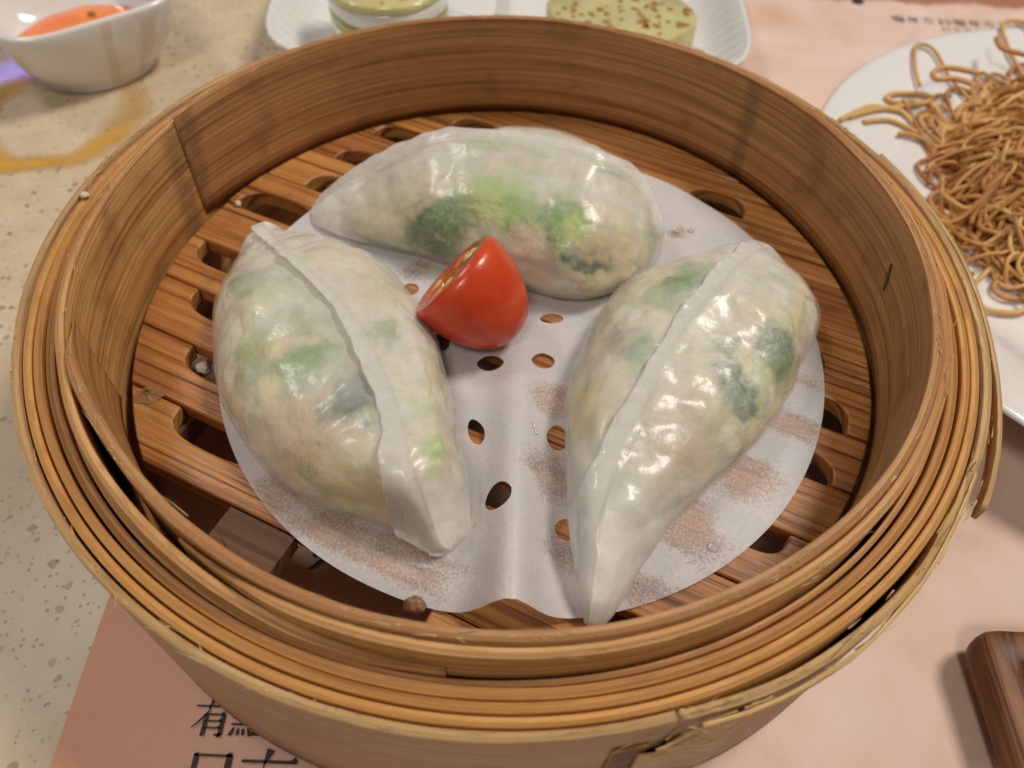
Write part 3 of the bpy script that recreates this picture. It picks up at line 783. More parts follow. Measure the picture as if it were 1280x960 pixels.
    flat[:, 2] = np.maximum(flat[:, 2], ZF + .72)
    F = grid_faces(nu, m, False, True)
    F.append(tuple(range(m))[::-1]); F.append(tuple(range((nu - 1) * m, nu * m)))
    root = empty('dumpling', (*P[nu // 2], ZF + .72))
    ob = mesh_obj('wrapper', flat, F, mat_dump)
    bm = bmesh.new(); bm.from_mesh(ob.data); bmesh.ops.recalc_face_normals(bm, faces=bm.faces); bm.to_mesh(ob.data); bm.free()
    ob.data.polygons.foreach_set('use_smooth', np.ones(len(ob.data.polygons), bool))
    adopt(ob, root)
    # how milky the skin is: thin over the filling, thick along the seam, at the foot and in the tails
    lo_, hi_ = {'L': (.05, .90), 'R': (.04, .80), 'B': (.12, .94)}[key]
    tail = np.clip((lo_ + .06 - uu) / .08, 0, 1) + np.clip((uu - hi_ + .06) / .08, 0, 1)
    prof_ = np.where(upf > 1.1, 0, np.clip((upf - .86) / .14, 0, 1))
    vn = fnoise(flat, 8, 14.2, 3)
    veil = .27 + .14 * vn - .10 * lump + .26 * prof_ + .22 * np.clip(1 - upf * 3, 0, 1) + .34 * np.clip(tail, 0, 1)
    rel = flat - CAM; zc = rel @ FW
    pxl = np.stack([640 + F_PX * (rel @ RT) / zc, 480 - F_PX * (rel @ UP) / zc], 1)
    for (sx, sy, r, cc, st) in SPOT[key]:                              # leaves lie right under the skin
        if cc in (GRN, DGR, LGR, TEAL):
            dd = np.hypot(pxl[:, 0] - sx, pxl[:, 1] - sy); cand = np.where(dd < 8)[0]
            if len(cand) == 0: cand = np.array([dd.argmin()])
            i = cand[zc[cand].argmin()]
            veil -= .13 * st * np.clip(1.6 - np.linalg.norm(flat - flat[i], axis=1) / r, 0, 1)
    veil = np.where(upf > 1.1, .52, veil)
    attr(ob, 'veil', np.clip(veil, .10, .92))
    # the filling: chopped lumps pressed against the inside of the skin
    cols = np.r_[np.arange(0, nv - 1), np.arange(nv - 1 + 2 * nf, 2 * (nv - 1) + 2 * nf)][::1]
    rows = np.where((u > lo_) & (u < hi_))[0][::2]
    G = flat.reshape(nu, m, 3)[rows][:, cols]; DR = dr.reshape(nu, m, 3)[rows][:, cols]; US = upf.reshape(nu, m)[rows][:, cols]
    g = G.reshape(-1, 3); cell = np.empty(len(g)); cid = np.empty(len(g))
    for i, q_ in enumerate(g):
        dd_, pp_ = noise.voronoi(Vector(q_ / 6.8)); cell[i] = dd_[1] - dd_[0]; cid[i] = (math.sin(pp_[0].x * 91.7 + pp_[0].y * 47.3 + pp_[0].z * 13.1) * 4375.5) % 1
    uf = np.repeat(u[rows], len(cols)); ef = np.clip(np.minimum(uf - lo_, hi_ - uf) / .10, 0, 1)
    inset = .35 + .38 * np.clip(1 - cell * 2.2, 0, 1) ** 2 + .3 * cid + 1.1 * np.clip((US.ravel() - .9) / .1, 0, 1) + 3.2 * (1 - ef) ** 2
    f = g - DR.reshape(-1, 3) * inset[:, None]
    f[:, 2] = np.maximum(f[:, 2], ZF + 1.0)
    pal = np.array([(.74, .70, .54), (.64, .52, .33), (.68, .54, .37), (.70, .64, .33), (.50, .56, .34), (.76, .73, .60), (.62, .61, .46)])
    jit_ = np.clip(cid * .7 + .15 + .30 * fnoise(g, 5.0, 3.1, 3), 0, .999)
    jx = jit_ * (len(pal) - 1); ji = jx.astype(int); jf = np.clip((jx - ji - .3) / .4, 0, 1)[:, None]
    col = (pal[ji] * (1 - jf) + pal[np.minimum(ji + 1, len(pal) - 1)] * jf) * (1 - .10 * np.clip(1 - cell * 3, 0, 1))[:, None]
    rel = g - CAM; zc = rel @ FW
    pxl = np.stack([640 + F_PX * (rel @ RT) / zc, 480 - F_PX * (rel @ UP) / zc], 1)
    Pw = g + np.stack([fnoise(g, 4.0, 1.1, 3), fnoise(g, 4.0, 21.1, 3), fnoise(g, 4.0, 41.1, 3)], 1) * 2.4
    for (sx, sy, r, cc, st) in SPOT[key]:
        dd = np.hypot(pxl[:, 0] - sx, pxl[:, 1] - sy); cand = np.where(dd < 9)[0]
        if len(cand) == 0: cand = np.array([dd.argmin()])
        i = cand[zc[cand].argmin()]
        gg_ = np.linalg.norm(Pw - g[i], axis=1) / r
        w = np.clip(1.2 * st * np.clip((1.28 - gg_) / .42, 0, 1) * (1 + .5 * fnoise(g, 1.6, sx * .1, 2)), 0, 1)[:, None]
        col = col * (1 - w) + np.array(cc) * w
    nr_, nc_ = len(rows), len(cols)
    FF = grid_faces(nr_, nc_, False, True) + [tuple(range(nc_))[::-1], tuple(range((nr_ - 1) * nc_, nr_ * nc_))]
    fo = mesh_obj('filling', f, FF, mat_fill)
    bm = bmesh.new(); bm.from_mesh(fo.data); bmesh.ops.recalc_face_normals(bm, faces=bm.faces); bm.to_mesh(fo.data); bm.free()
    fo.data.polygons.foreach_set('use_smooth', np.ones(len(fo.data.polygons), bool))
    attr(fo, 'filling', np.clip(col, 0, 1)); adopt(fo, root)
    tag(root, label, 'dumpling', 'steamed dumplings')
    return root
make_dumpling('L', 'translucent white dumpling whose wide seam end flops onto the paper beside its punched holes')
make_dumpling('R', 'translucent white dumpling with a narrow pointed tail reaching past the paper edge')
make_dumpling('B', 'translucent white dumpling with crimped torn tip lying behind the tomato')

# ------------------------------------------------------------------ tomato half
def tomato():
    r, depth = 10.6, 17.2
    n_ = Vector((-.735, .32, .595)).normalized(); D = -n_
    a1 = D.orthogonal().normalized(); a2 = D.cross(a1)
    nu, nv = 64, 48
    base = []
    for j in range(nv + 1):
        t = j / nv * math.pi / 2
        hh = depth * math.sin(t) ** 1.02; rr = r * math.cos(t) ** .86 * (1 - .10 * math.exp(-hh / .8)) if j < nv else 0
        for i in range(nu):
            a = i / nu * 2 * math.pi
            k = 1 + .012 * math.sin(3 * a + 1)
            base.append((a1 * math.cos(a) + a2 * math.sin(a)) * rr * k + D * hh)
    low = min(b.z for b in base)
    ctr_z = ZF + .75 - low
    c = at(563, 342, ctr_z)
    root = empty('tomato_half', (c[0], c[1], ZF + .8))
    C = Vector(c)
    V = [tuple(C + b) for b in base]
    F = [f[::-1] for f in grid_faces(nv + 1, nu, False, True)]
    m = M('tomato_skin')
    v = m.coords((1, 1, 1))
    col = m.ramp(m.noise(v, 130, 3, .5), [(.3, (.52, .035, .009)), (.7, (.64, .075, .016))])
    m.set(Base_Color=col, Roughness=.30, Subsurface_Weight=.25, Subsurface_Radius=(1., .25, .12), Subsurface_Scale=.003, Coat_Weight=.2, Coat_Roughness=.15)
    m.bump(m.noise(v, 500, 4, .65), .16, .0007)
    sk = adopt(mesh_obj('skin', V, F, m.m), root)
    # cut face: flesh rim, sunken gel and seeds
    f = M('tomato_flesh')
    at_ = f.n('Attribute', attribute_name='gel')
    vv = f.coords((1, 1, 1))
    nz = f.noise(vv, 500, 3, .6)
    col = f.mix(at_.outputs['Fac'], (.62, .10, .03), f.ramp(nz, [(.35, (.42, .16, .02)), (.65, (.58, .34, .05))]))
    f.set(Base_Color=col, Roughness=.2, Subsurface_Weight=.3, Subsurface_Radius=(1, .4, .15), Subsurface_Scale=.002, Coat_Weight=.4, Coat_Roughness=.1)
    f.bump(nz, .3, .001)
    V2 = []; gel = []
    nr = 18
    for j in range(nr + 1):
        k = 1 - j / nr
        for i in range(nu):
            a = i / nu * 2 * math.pi; kk = 1 + .012 * math.sin(3 * a + 1)
            lob = .5 + .5 * math.cos(3 * a + .6)
            g = max(0, min(1, (.80 - k) / .10)) * max(0, min(1, (k - .18) / .12)) * max(0, min(1, (lob - .12) / .2))
            edge = -.14 * max(0, (k - .93) / .07) ** 2
            q = (a1 * math.cos(a) + a2 * math.sin(a)) * r * .905 * k * kk + n_ * (.12 + edge - 1.0 * g + .10 * noise.noise(Vector((k * 8, math.cos(a) * 3, math.sin(a) * 3))))
            V2.append(tuple(C + q)); gel.append(g)
    fo = mesh_obj('cut_face', V2, [x[::-1] for x in grid_faces(nr + 1, nu, False, True)][::1], f.m)
    attr(fo, 'gel', gel); fo.data.flip_normals(); adopt(fo, root)
    sm = M('tomato_seed').set(Base_Color=(.66, .48, .20), Roughness=.3, Coat_Weight=.4).m
    for k in range(11):
        a = [0.0, .25, -.35, 2.1, 1.8, 2.4, -2.2, -1.9, -2.5, .5, 2.0][k] - .2; rr = r * [.55, .42, .5, .5, .62, .58, .5, .6, .42, .64, .38][k]
        ce = C + (a1 * math.cos(a) + a2 * math.sin(a)) * rr - n_ * .35
        bm = bmesh.new(); bmesh.ops.create_icosphere(bm, subdivisions=2, radius=1)
        ax = (a1 * math.cos(a) + a2 * math.sin(a)); ay = n_.cross(ax)
        Mx = Matrix((ax * 1.25, ay * .8, n_ * .45)).transposed()
        vs = [tuple(ce + Mx @ v.co) for v in bm.verts]; fs = [[v.index for v in fc.verts] for fc in bm.faces]; bm.free()
        mesh_obj('seed', vs, fs, sm, fo)
    tag(root, 'shiny red cherry tomato half between the three dumplings', 'tomato')
    return root
tomato()

# ------------------------------------------------------------------ crumbs and drops
def blob(name, c, rad, squash, mat, label, cat, seed=0, rough=.15, group=None):
    bm = bmesh.new(); bmesh.ops.create_icosphere(bm, subdivisions=4, radius=1)
    V = []
    for v in bm.verts:
        k = 1 + rough * noise.fractal(v.co * 1.4 + Vector((seed, seed, 0)), 1., 2., 3)
        z = v.co.z * k * rad * squash
        V.append((c[0] + v.co.x * k * rad, c[1] + v.co.y * k * rad * .85, c[2] + max(z, -rad * squash * .35)))
    F = [[v.index for v in f.verts] for f in bm.faces]; bm.free()
    o = mesh_obj(name, V, F, mat); tag(o, label, cat, group); return o
m = M('brown_crumb'); m.set(Base_Color=m.ramp(m.noise(m.coords((1, 1, 1)), 900, 3), [(.35, (.16, .075, .035)), (.65, (.36, .20, .10))]), Roughness=.3); mat_crumb = m.m
q = at(517, 752, ZF + 3); q[2] = paper_z(q[0], q[1]) + .7
blob('crumb', q, 1.75, .85, mat_crumb, 'small brown crumb on the edge of the paper by the front rim', 'crumb', 3, .18)
m = M('film_scrap'); m.set(Base_Color=(.46, .27, .13), Roughness=.3, Alpha=.5, Coat_Weight=.4); mat_film = m.m
pl = Pile(); q = at(185, 492, ZF + .6); V = []
for i in range(40):
    a = i / 40 * 2 * math.pi
    for j in range(9):
        k = j / 8; r = (.4 + 1.9 * k) * (1 + .30 * noise.noise(Vector((math.cos(a) * 2, math.sin(a) * 2, 2 + k * .8))))
        zz = ZF + .28 + (1 - k) ** 2 * (.9 + .8 * noise.noise(Vector((math.cos(a) * 2.5, math.sin(a) * 2.5, 7)))) + .18 * noise.noise(Vector((a * 4, k * 5, 1)))
        V.append((q[0] + r * 1.15 * math.cos(a), q[1] + r * .8 * math.sin(a), zz))
pl.add(V, grid_faces(40, 9, True))
tag(mesh_obj('dough_scrap', pl.verts(), pl.f, mat_film), 'dried curl of dough stuck to the slats beside the left wall', 'scrap')
m = M('pale_bit'); m.set(Base_Color=(.60, .54, .44), Roughness=.4, Subsurface_Weight=.4, Subsurface_Scale=.001); mat_bit = m.m
q = at(297, 253, ZF + .8); blob('rice_bit', (q[0], q[1], ZF + .5), .75, .7, mat_bit, 'pale bit of dough on the slat beneath the joint scar', 'crumb', 5, .4)
q = at(103, 240, ZT + 1); blob('rice_bit', (q[0] + .3, q[1] - .2, ZT + .45), .85, .6, mat_bit, 'pale bit of dough stuck on the outer rim hoop', 'crumb', 9, .4)
q = at(251, 456, ZF - 2.4); blob('rice_bit', (q[0], q[1], ZF - 3.5), 1.5, .8, mat_bit, 'pale bit of dough caught in a floor hole beside the flopped dumpling', 'crumb', 13, .35)
mw = M('water'); mw.set(Base_Color=(.96, .97, .98), Roughness=.04, Transmission_Weight=.85, IOR=1.33); mat_water = mw.m
for (px, py, r, lab) in ((891, 685, 1.05, 'large round water droplet on the paper beside the pointed dumpling tail'), (845, 290, .8, 'one of two water droplets on the paper behind the dumplings'), (863, 289, .8, 'one of two water droplets on the paper behind the dumplings'),
                         (665, 545, .6, 'one of two tiny touching droplets on the paper between punched holes'), (668, 552, .6, 'one of two tiny touching droplets on the paper between punched holes'), (527, 708, .7, 'single water droplet on the paper under the flopped seam end')):
    q = at(px, py, ZF + .6); q[2] = paper_z(q[0], q[1])
    blob('water_drop', (q[0], q[1], q[2] + .22 * r), r, .55, mat_water, lab, 'droplet', px, .05, 'droplets on the paper liner')

# ------------------------------------------------------------------ white china
def china(name, col=(.80, .79, .78)):
    m = M(name); v = m.coords((1, 1, 1))
    m.set(Base_Color=m.ramp(m.noise(v, 30, 3), [(.3, tuple(x * .96 for x in col)), (.7, col)]), Roughness=.12, Specular_IOR_Level=.55, Coat_Weight=.4, Coat_Roughness=.04)
    m.bump(m.noise(v, 60, 2), .05, .002)
    return m.m
mat_china = china('glazed_china')

def lathe_shape(name, centre, prof, shape, n=96, mat=mat_china, wave=None):
    """prof: (scale, z) rings; shape(angle) -> radius"""
    V = []
    for k, (s, z, *b) in enumerate(prof):
        bl = b[0] if b else 1.0            # 1 = full shape, 0 = circle
        for i in range(n):
            a = i / n * 2 * math.pi
            r = s * ((1 - bl) + bl * shape(a))
            if wave: r += wave(a, k)
            V.append((centre[0] + r * math.cos(a), centre[1] + r * math.sin(a), centre[2] + z))
    F = grid_faces(len(prof), n, False, True)
    F.append(tuple(range((len(prof) - 1) * n, len(prof) * n)))
    F.append(tuple(range(n))[::-1])
    o = mesh_obj(name, V, F, mat)
    bm = bmesh.new(); bm.from_mesh(o.data); bmesh.ops.recalc_face_normals(bm, faces=bm.faces); bm.to_mesh(o.data); bm.free()
    o.data.polygons.foreach_set('use_smooth', np.ones(len(o.data.polygons), bool))
    return o

# square-mouthed sauce dish on a round foot
SC = (-138, 127.5, .2); SROT = math.radians(40)
def sq(a):
    a = a - SROT; c, s = abs(math.cos(a)), abs(math.sin(a)); p_ = 4.6
    return 1 / (c ** p_ + s ** p_) ** (1 / p_)
sd = empty('sauce_dish', SC)
body = lathe_shape('bowl', SC, [(17, 0, 0), (19.6, .1, 0), (20.2, .8, 0), (20.0, 2, 0), (20.8, 3.2, .1), (23.4, 8, .45), (25.2, 14, .8), (26.2, 20, 1), (26.8, 23.2, 1), (26.7, 24.0, 1), (25.9, 24.4, 1), (25.0, 24.0, 1), (24.5, 22.5, 1), (23.2, 17, .9), (20.6, 10, .6), (16, 6, .3), (8, 4.6, 0)], sq)
adopt(body, sd)
tag(sd, 'small square white china sauce dish with orange drips standing on the speckled table', 'sauce dish')
m = M('chili_oil'); v = m.coords((1, 1, 1))
m.set(Base_Color=m.ramp(m.noise(v, 70, 3), [(.3, (.78, .13, .006)), (.7, (.90, .24, .018))]), Roughness=.08, Subsurface_Weight=.3, Subsurface_Scale=.003, Coat_Weight=.5); mat_chili = m.m
ch = lathe_shape('chili_sauce', (SC[0] + .5, SC[1] - 1, SC[2]), [(17.4, 7.3, .4), (18.9, 8.7, .45), (18.2, 9.05, .4), (13, 9.1, .3), (4, 9.1, 0)], sq, 64, mat_chili, wave=lambda a, k: -.5 * math.sin(5 * a) - .4 * math.sin(9 * a))
tag(ch, 'bright orange chili sauce pooled in the small white dish', 'sauce')
m = M('sauce_film'); m.set(Base_Color=(.70, .40, .10), Roughness=.15, Alpha=.15, Coat_Weight=.4); mat_drip = m.m
def drip(px0, px1, w0, w1, seed):
    """runnel down the outside of the dish, following its wall"""
    prof = [(23.3, 26.75, 1), (20, 26.25, 1), (14, 25.25, .8), (8, 23.45, .45), (3.2, 20.9, .1), (1.4, 20.25, 0)]
    V = []; n = 7
    for k, (z, s, bl) in enumerate(prof):
        f = k / (len(prof) - 1); a = px0 + (px1 - px0) * f; w = w0 + (w1 - w0) * f
        for j in range(n):
            e = (j / (n - 1) - .5) * 2
            aa = a + e * w * (1 + .25 * math.sin(seed + k * 2.1)); r = s * ((1 - bl) + bl * sq(aa)) + .12 + .35 * (1 - e * e)
            V.append((SC[0] + r * math.cos(aa), SC[1] + r * math.sin(aa), SC[2] + z))
    return mesh_obj('sauce_drip', V, grid_faces(len(prof), n), mat_drip, body)
drip(math.radians(-47), math.radians(-52), .05, .07, 1)
drip(math.radians(-22), math.radians(-26), .11, .06, 2)
q = at(193, 72, 6); blob('chili_flake', (SC[0] + 22.9 * math.cos(-.27), SC[1] + 22.9 * math.sin(-.27), 7.), .8, 1., mat_crumb, 'tiny dark chili flake stuck on the side of the sauce dish', 'chili flake', 2, .3)
for k, (dx, dy) in enumerate(((-2, 11), (9, 4))):
    blob('chili_flake', (SC[0] + dx, SC[1] + dy, SC[2] + 9.3), 1.2, .7, mat_crumb, ('dark chili flake in the orange sauce by the far bowl wall', 'dark chili flake in the middle of the orange sauce')[k], 'chili flake', 4 + k, .4, 'flakes in the sauce')

# ring of spilled sauce on the table
m = M('spilled_sauce'); v = m.coords((1, 1, 1)); a = m.n('Attribute', attribute_name='film')
al = m.math('MULTIPLY', a.outputs['Fac'], m.ramp(m.noise(v, 120, 4, .6), [(.25, g3(.55)), (.65, g3(1))]))
m.set(Base_Color=(.70, .38, .05), Roughness=.18, Alpha=m.math('MULTIPLY', al, .92, True), Coat_Weight=.3); mat_spill = m.m
n, nr = 120, 12; V = []; fm_ = []
sc_ = (-139, 97)
for i in range(n):
    a = i / n * 2 * math.pi
    rx, ry = 21.5, 24.5
    wob_ = 1 + .05 * noise.noise(Vector((math.cos(a) * 2, math.sin(a) * 2, 0)))
    for j in range(nr):
        k = j / (nr - 1)
        wd = 6.0 + 2.8 * noise.noise(Vector((math.cos(a) * 1.4, math.sin(a) * 1.4, 4)))
        off = (k - .5) * 2 * wd
        V.append((sc_[0] + (rx * wob_ + off) * math.cos(a), sc_[1] + (ry * wob_ + off) * math.sin(a), .18))
        fm_.append(max(0, 1 - abs((k - .55) / .5) ** 1.3) * (.4 + .75 * (.5 - .5 * math.sin(a + .35))))
sp_ = mesh_obj('sauce_spill', V, [f[::-1] for f in grid_faces(n, nr, True, False)], mat_spill); attr(sp_, 'film', fm_)
if sp_.data.polygons[0].normal.z < 0: sp_.data.flip_normals()
tag(sp_, 'yellow ring of spilled sauce on the table beside the white dish', 'spill')

# ribbed white serving dish with two jelly cakes
DC = (-3.5, 165, .9)
def rect(hw, hh, p_=5.5):
    def f(a):
        c, s = abs(math.cos(a)) / hw, abs(math.sin(a)) / hh
        return 1 / (c ** p_ + s ** p_) ** (1 / p_)
    return f
rc = rect(1.0, .80)
serv = empty('serving_dish', DC)
rib = lambda a, k: (.55 * math.sin(a * 90) if k in (3, 4, 5, 9, 10, 11) else 0)
dish = lathe_shape('dish_body', DC, [(60, 0), (63, .2), (64, 1.0), (68, 5), (73, 11), (76.2, 15.2), (76.6, 16.2), (75.9, 16.6), (75, 16.2), (72, 12), (68, 7), (64, 3.6), (58, 2.8), (10, 2.8)], rc, 480, wave=rib)
adopt(dish, serv)
n = 24; V = []
for i in range(n + 1):
    y = 112 + (215 - 112) * i / n
    for j in range(9):
        x = (j / 8 - .5) * 2
        V.append((DC[0] + x * 6, y, DC[2] + 2.6 + 7.0 * math.cos(x * math.pi / 2) ** 1.4))
dv = adopt(mesh_obj('divider', V, [f[::-1] for f in grid_faces(n + 1, 9)], mat_china), serv)
tag(serv, 'ribbed white china dish holding two jelly cakes behind the steamer', 'dish')

def jelly_mat(name, col, trans=.4, fleck=False):
    m = M(name); v = m.coords((1, 1, 1)); c = m.ramp(m.noise(v, 200, 3), [(.3, tuple(x * .85 for x in col)), (.7, col)])
    m.set(Base_Color=c, Roughness=.10, Subsurface_Weight=.5, Subsurface_Scale=.004, Subsurface_Radius=(1, .9, .4), Coat_Weight=.5, Coat_Roughness=.05)
    return m.m
mj_y = jelly_mat('osmanthus_jelly', (.66, .60, .30)); mj_g = jelly_mat('green_jelly', (.42, .42, .10)); mj_w = jelly_mat('coconut_jelly', (.84, .83, .76))
mat_fleck = M('osmanthus_fleck').set(Base_Color=(.36, .19, .035), Roughness=.4).m
def cake(c, r, layers, shape, label, nfl, seed):
    root = empty('jelly_cake', c)
    z = 0
    for k, (h, mt, nm) in enumerate(layers):
        b = .55
        o = lathe_shape(nm, (c[0], c[1], c[2] + z), [(r - b, .02), (r, b), (r + .1, h / 2), (r, h - b), (r - b, h - .03), (r * .5, h)], shape, 72, mt)
        adopt(o, root); z += h
    rg = np.random.default_rng(seed)
    for k in range(nfl):
        a = rg.uniform(0, 6.28); rr = r * .9 * math.sqrt(rg.random()) * shape(a)
        ce = (c[0] + rr * math.cos(a), c[1] + rr * math.sin(a), c[2] + z + .02)
        n = 8; L = rg.uniform(.6, 1.9); w = L * rg.uniform(.5, .9); ro = rg.uniform(0, 3)
        V = []
        for lev, sc in ((0., 1.), (.22, .7)):
            for i in range(n):
                t = i / n * 6.283; x, y = L * sc * math.cos(t), w * sc * math.sin(t)
                V.append((ce[0] + x * math.cos(ro) - y * math.sin(ro), ce[1] + x * math.sin(ro) + y * math.cos(ro), ce[2] + lev))
        F = [(i, (i + 1) % n, n + (i + 1) % n, n + i) for i in range(n)] + [tuple(range(n, 2 * n))]
        mesh_obj('fleck', V, F, mat_fleck, o)
    tag(root, label, 'jelly cake'); return root
rnd = lambda a: 1 + .015 * math.cos(6 * a)
cake((-42, 136.5, DC[2] + 3.0), 18.5, [(7.5, mj_g, 'green_layer'), (4.2, mj_w, 'white_layer'), (3.4, mj_g, 'green_layer'), (4.8, mj_w, 'white_layer'), (2.6, mj_y, 'yellow_layer')], rnd, 'round jelly cake striped with white and green layers', 16, 3)
cake((31, 131, DC[2] + 3.0), 20.5, [(3.2, mj_w, 'white_layer'), (15.5, mj_y, 'yellow_layer')], lambda a: rect(1, 1, 3.2)(a + .9), 'yellow translucent jelly cake with brown flecks on top', 90, 5)

# ------------------------------------------------------------------ plate of fried noodles
NC = (168, 48, .9)
pt = empty('dinner_plate', NC)
npl = lathe_shape('plate_body', NC, [(48, 0), (51, .2), (52, 1.2), (58, 3.5), (74, 9.5), (88, 15.0), (91.5, 16.6), (92.3, 17.3), (91.6, 17.9), (89.5, 17.6), (80, 14.0), (70, 10.8), (64, 8.2), (58, 4.6), (50, 3.4), (8, 3.2)], lambda a: 1., 160)
adopt(npl, pt)
tag(pt, 'round white china plate of fried noodles beside the steamer', 'plate')
def noodle_mat():
    m = M('fried_noodle'); v = m.coords((1, 1, 1)); g = m.n('NewGeometry')
    c = m.ramp(m.math('ADD', m.math('MULTIPLY', m.noise(v, 45, 3), .55), m.math('MULTIPLY', g.outputs['Random Per Island'], .45)),
               [(.25, (.38, .15, .038)), (.45, (.54, .26, .075)), (.72, (.70, .42, .15))])
    m.set(Base_Color=c, Roughness=.42, Subsurface_Weight=.25, Subsurface_Scale=.0015)
    return m.m
mat_noodle = noodle_mat()
mat_noodle_pale = M('pale_noodle').set(Base_Color=(.68, .43, .17), Roughness=.36, Subsurface_Weight=.3, Subsurface_Scale=.0015).m
pl = Pile(); HC = np.array([182., 67.])
def heap(d):    # heap height over the plate by distance from its middle
    return 27 * max(0, 1 - (d / 62) ** 2.4)
for k in range(1150):
    a = rng.uniform(0, 2 * math.pi); d0 = 50 * math.sqrt(rng.random())
    if k < 780: a = rng.uniform(1.9, 4.5); d0 = rng.uniform(18, 52)      # the side that faces the steamer
    c = HC + d0 * np.array([math.cos(a), math.sin(a)])
    if c[1] < -10: continue
    lev = rng.uniform(.6, 1.08) if k % 4 else rng.uniform(.1, .6)
    L = rng.uniform(35, 80); nseg = 46
    ang = rng.uniform(0, 6.28); cur = rng.choice([-1, 1]) * rng.uniform(.0, .2)
    pth = [np.array([c[0], c[1]])]
    ph = rng.uniform(0, 6.28, 3); fr = rng.uniform(.16, .4)
    for i in range(nseg):
        if rng.random() < .05: cur = -cur * rng.uniform(.5, 1.2)
        cur = np.clip(cur * .97 + rng.normal(0, .06), -.36, .36)
        ang += cur
        pth.append(pth[-1] + L / nseg * np.array([math.cos(ang), math.sin(ang)]))
        if np.linalg.norm(pth[-1] - HC) > 55:
            w_ = math.atan2(*(HC - pth[-1])[::-1]); ang += .34 * math.sin(w_ - ang)
    P_ = np.array(pth); dd = np.linalg.norm(P_ - HC, axis=1)
    i_ = np.arange(len(P_))
    dpl = np.hypot(P_[:, 0] - NC[0], P_[:, 1] - NC[1])
    base_ = NC[2] + 1.3 + np.interp(dpl, [0, 50, 58, 64, 70, 80, 89.5, 92], [3.2, 3.4, 4.6, 8.2, 10.8, 14., 17.6, 18.2])
    zz = NC[2] + 5 + np.array([heap(x) for x in dd]) * lev + 3.2 * np.sin(fr * i_ + ph[1]) + 1.1 * np.sin(.9 * fr * i_ + ph[2])
    pl.add(*tube(np.c_[P_, np.maximum(zz, base_)], rng.uniform(.52, .68), 6))
nd = mesh_obj('fried_noodles', pl.verts(), pl.f, mat_noodle)
tag(nd, 'heap of curly golden brown fried noodles on the white plate', 'noodles', kind='stuff')

def strand(pxs, z, label, mat=mat_noodle_pale, rad=.78):
    surf_ = lambda d: NC[2] + np.interp(d, [0, 50, 58, 64, 70, 80, 89.5, 92], [3.2, 3.4, 4.6, 8.2, 10.8, 14., 17.6, 18.2]) + rad
    q = []
    for (x, y) in pxs:
        zz = 10.
        for _ in range(6): g = at(x, y, zz); zz = float(surf_(math.hypot(g[0] - NC[0], g[1] - NC[1])))
        q.append(at(x, y, z) if z > 20 else at(x, y, zz))
    q = np.array(q)
    P_ = cr(q, np.linspace(0, 1, 14 * len(pxs)))
    # keep the strand on top of the plate's rim profile
    d_ = np.hypot(P_[:, 0] - NC[0], P_[:, 1] - NC[1])
    floor_ = NC[2] + np.interp(d_, [0, 50, 58, 64, 70, 80, 89.5, 92], [3.2, 3.4, 4.6, 8.2, 10.8, 14., 17.6, 18.2]) + rad
    P_[:, 2] = np.maximum(P_[:, 2], floor_)
    V, F = tube(P_, rad, 8)
    tag(mesh_obj('noodle_strand', V, F, mat), label, 'noodle', 'loose noodle strands')
strand([(1062, 146), (1090, 138), (1120, 134), (1150, 130), (1165, 124), (1150, 118), (1120, 117), (1108, 122), (1120, 128), (1150, 128)], 16, 'pale noodle strand bent into a long loop on the plate rim')
strand([(1050, 150), (1085, 134), (1110, 136), (1130, 142), (1150, 168), (1168, 205), (1185, 240), (1205, 275)], 17, 'pale noodle strand running from the steamer rim down into the noodle heap')
strand([(1160, 125), (1175, 145), (1185, 165), (1205, 170), (1230, 160)], 17, 'noodle strand dangling from the loop into the heap')
strand([(1215, 105), (1192, 98), (1172, 99), (1166, 92), (1178, 85), (1196, 86), (1225, 92)], 22, 'small hooked loop of noodle at the corner of the heap', mat_noodle, .85)
strand([(1165, 258), (1185, 268), (1205, 282), (1232, 305), (1262, 335)], 17, 'pale noodle strand lying along the plate below the heap')
strand([(1200, 285), (1225, 300), (1250, 325), (1268, 350), (1285, 372)], 16, 'thick pale noodle strand curving off toward the plate edge')
strand([(1245, 48), (1252, 60), (1268, 65), (1290, 70)], 22, 'dark noodle end sticking up behind the heap', mat_noodle, .8)
strand([(1080, 152), (1110, 150), (1135, 160), (1155, 172)], 17, 'thin pale noodle strand half hidden by the steamer rim', mat_noodle_pale, .7)

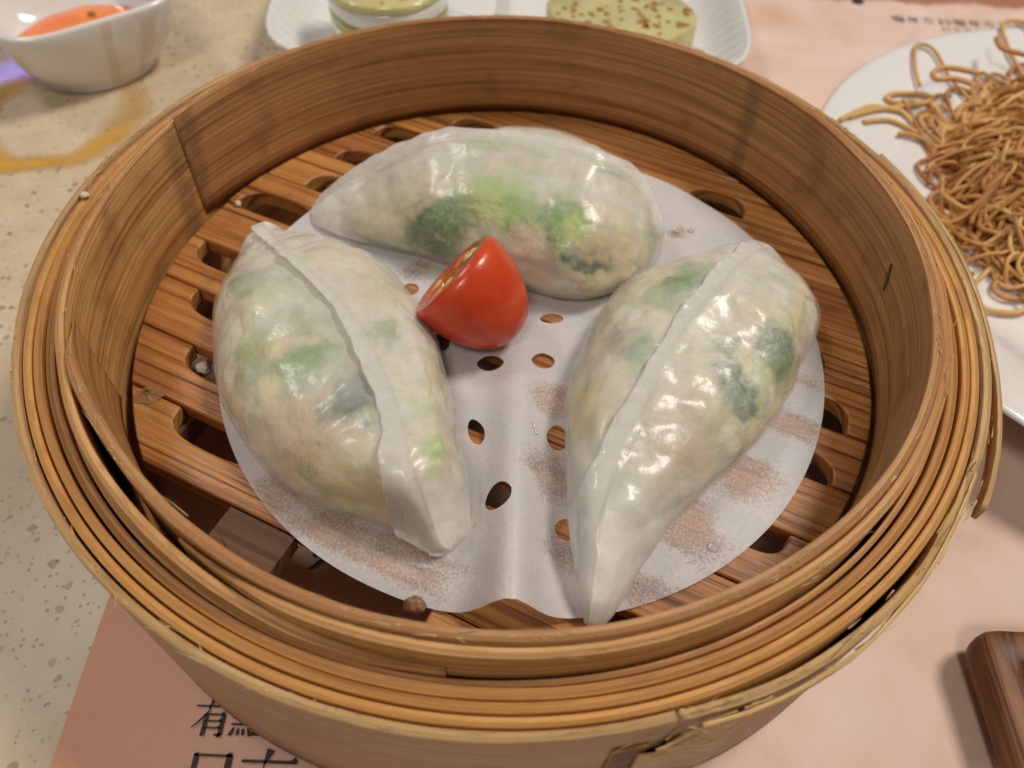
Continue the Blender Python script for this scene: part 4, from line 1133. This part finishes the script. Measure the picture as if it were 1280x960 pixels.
# ------------------------------------------------------------------ wooden tray
def tray():
    x0, x1, y0, y1, h = 84.6, 190, -150, -55.0, 9.5
    m = bamboo('dark_wood', (.32, .16, .07), (.21, .095, .04), (.09, .038, .016), .5, fibre=.35, stain=(.05, .018, .008), gloss=.25)
    root = empty('wooden_tray', ((x0 + x1) / 2, (y0 + y1) / 2, .8))
    def ring(inset, z, rad, n=8):
        out = []
        for (cx, cy, a0) in ((x1, y1, 0), (x0, y1, 90), (x0, y0, 180), (x1, y0, 270)):
            sx, sy = (-1 if cx == x1 else 1), (-1 if cy == y1 else 1)
            r = max(rad, .3)
            px_, py_ = cx + sx * (inset + r), cy + sy * (inset + r)
            for k in range(n + 1):
                a = math.radians(a0 + 90 * k / n); out.append((px_ + r * math.cos(a), py_ + r * math.sin(a), z))
        return out
    rings = [ring(3.5, 3.2, 2), ring(1.0, 3.3, 4), ring(.2, 4.0, 4.6), ring(0, 5.5, 4.8), ring(0, h - 2.2, 4.8), ring(.5, h - .7, 4.5), ring(1.8, h, 4), ring(5.2, h, 3), ring(6.2, h - .4, 2.5), ring(7.2, h - 3.8, 2)]
    n = len(rings[0]); V = [p_ for r in rings for p_ in r]
    F = [f[::-1] for f in grid_faces(len(rings), n, False, True)]
    F = [f[::-1] for f in F]
    F.append(tuple(range((len(rings) - 1) * n, len(rings) * n))); F.append(tuple(range(n))[::-1])
    uv = [(p_[1] * .001, p_[0] * .001 + p_[2] * .001) for p_ in V]
    o = mesh_obj('tray_body', V, F, m, None, uv)
    bm = bmesh.new(); bm.from_mesh(o.data); bmesh.ops.recalc_face_normals(bm, faces=bm.faces); bm.to_mesh(o.data); bm.free()
    o.data.polygons.foreach_set('use_smooth', np.ones(len(o.data.polygons), bool))
    adopt(o, root)
    for (cx, cy) in ((x0 + 16, y1 - 14), (x1 - 16, y1 - 14), (x0 + 16, y0 + 14), (x1 - 16, y0 + 14)):
        f = lathe_shape('foot', (cx, cy, .8), [(4, 0), (4.4, .4), (4.6, 2.5), (3.5, 2.6)], lambda a: 1., 20, m); adopt(f, root)
    tag(root, 'dark brown wooden tray with rounded corner on the pink placemat', 'tray')
tray()
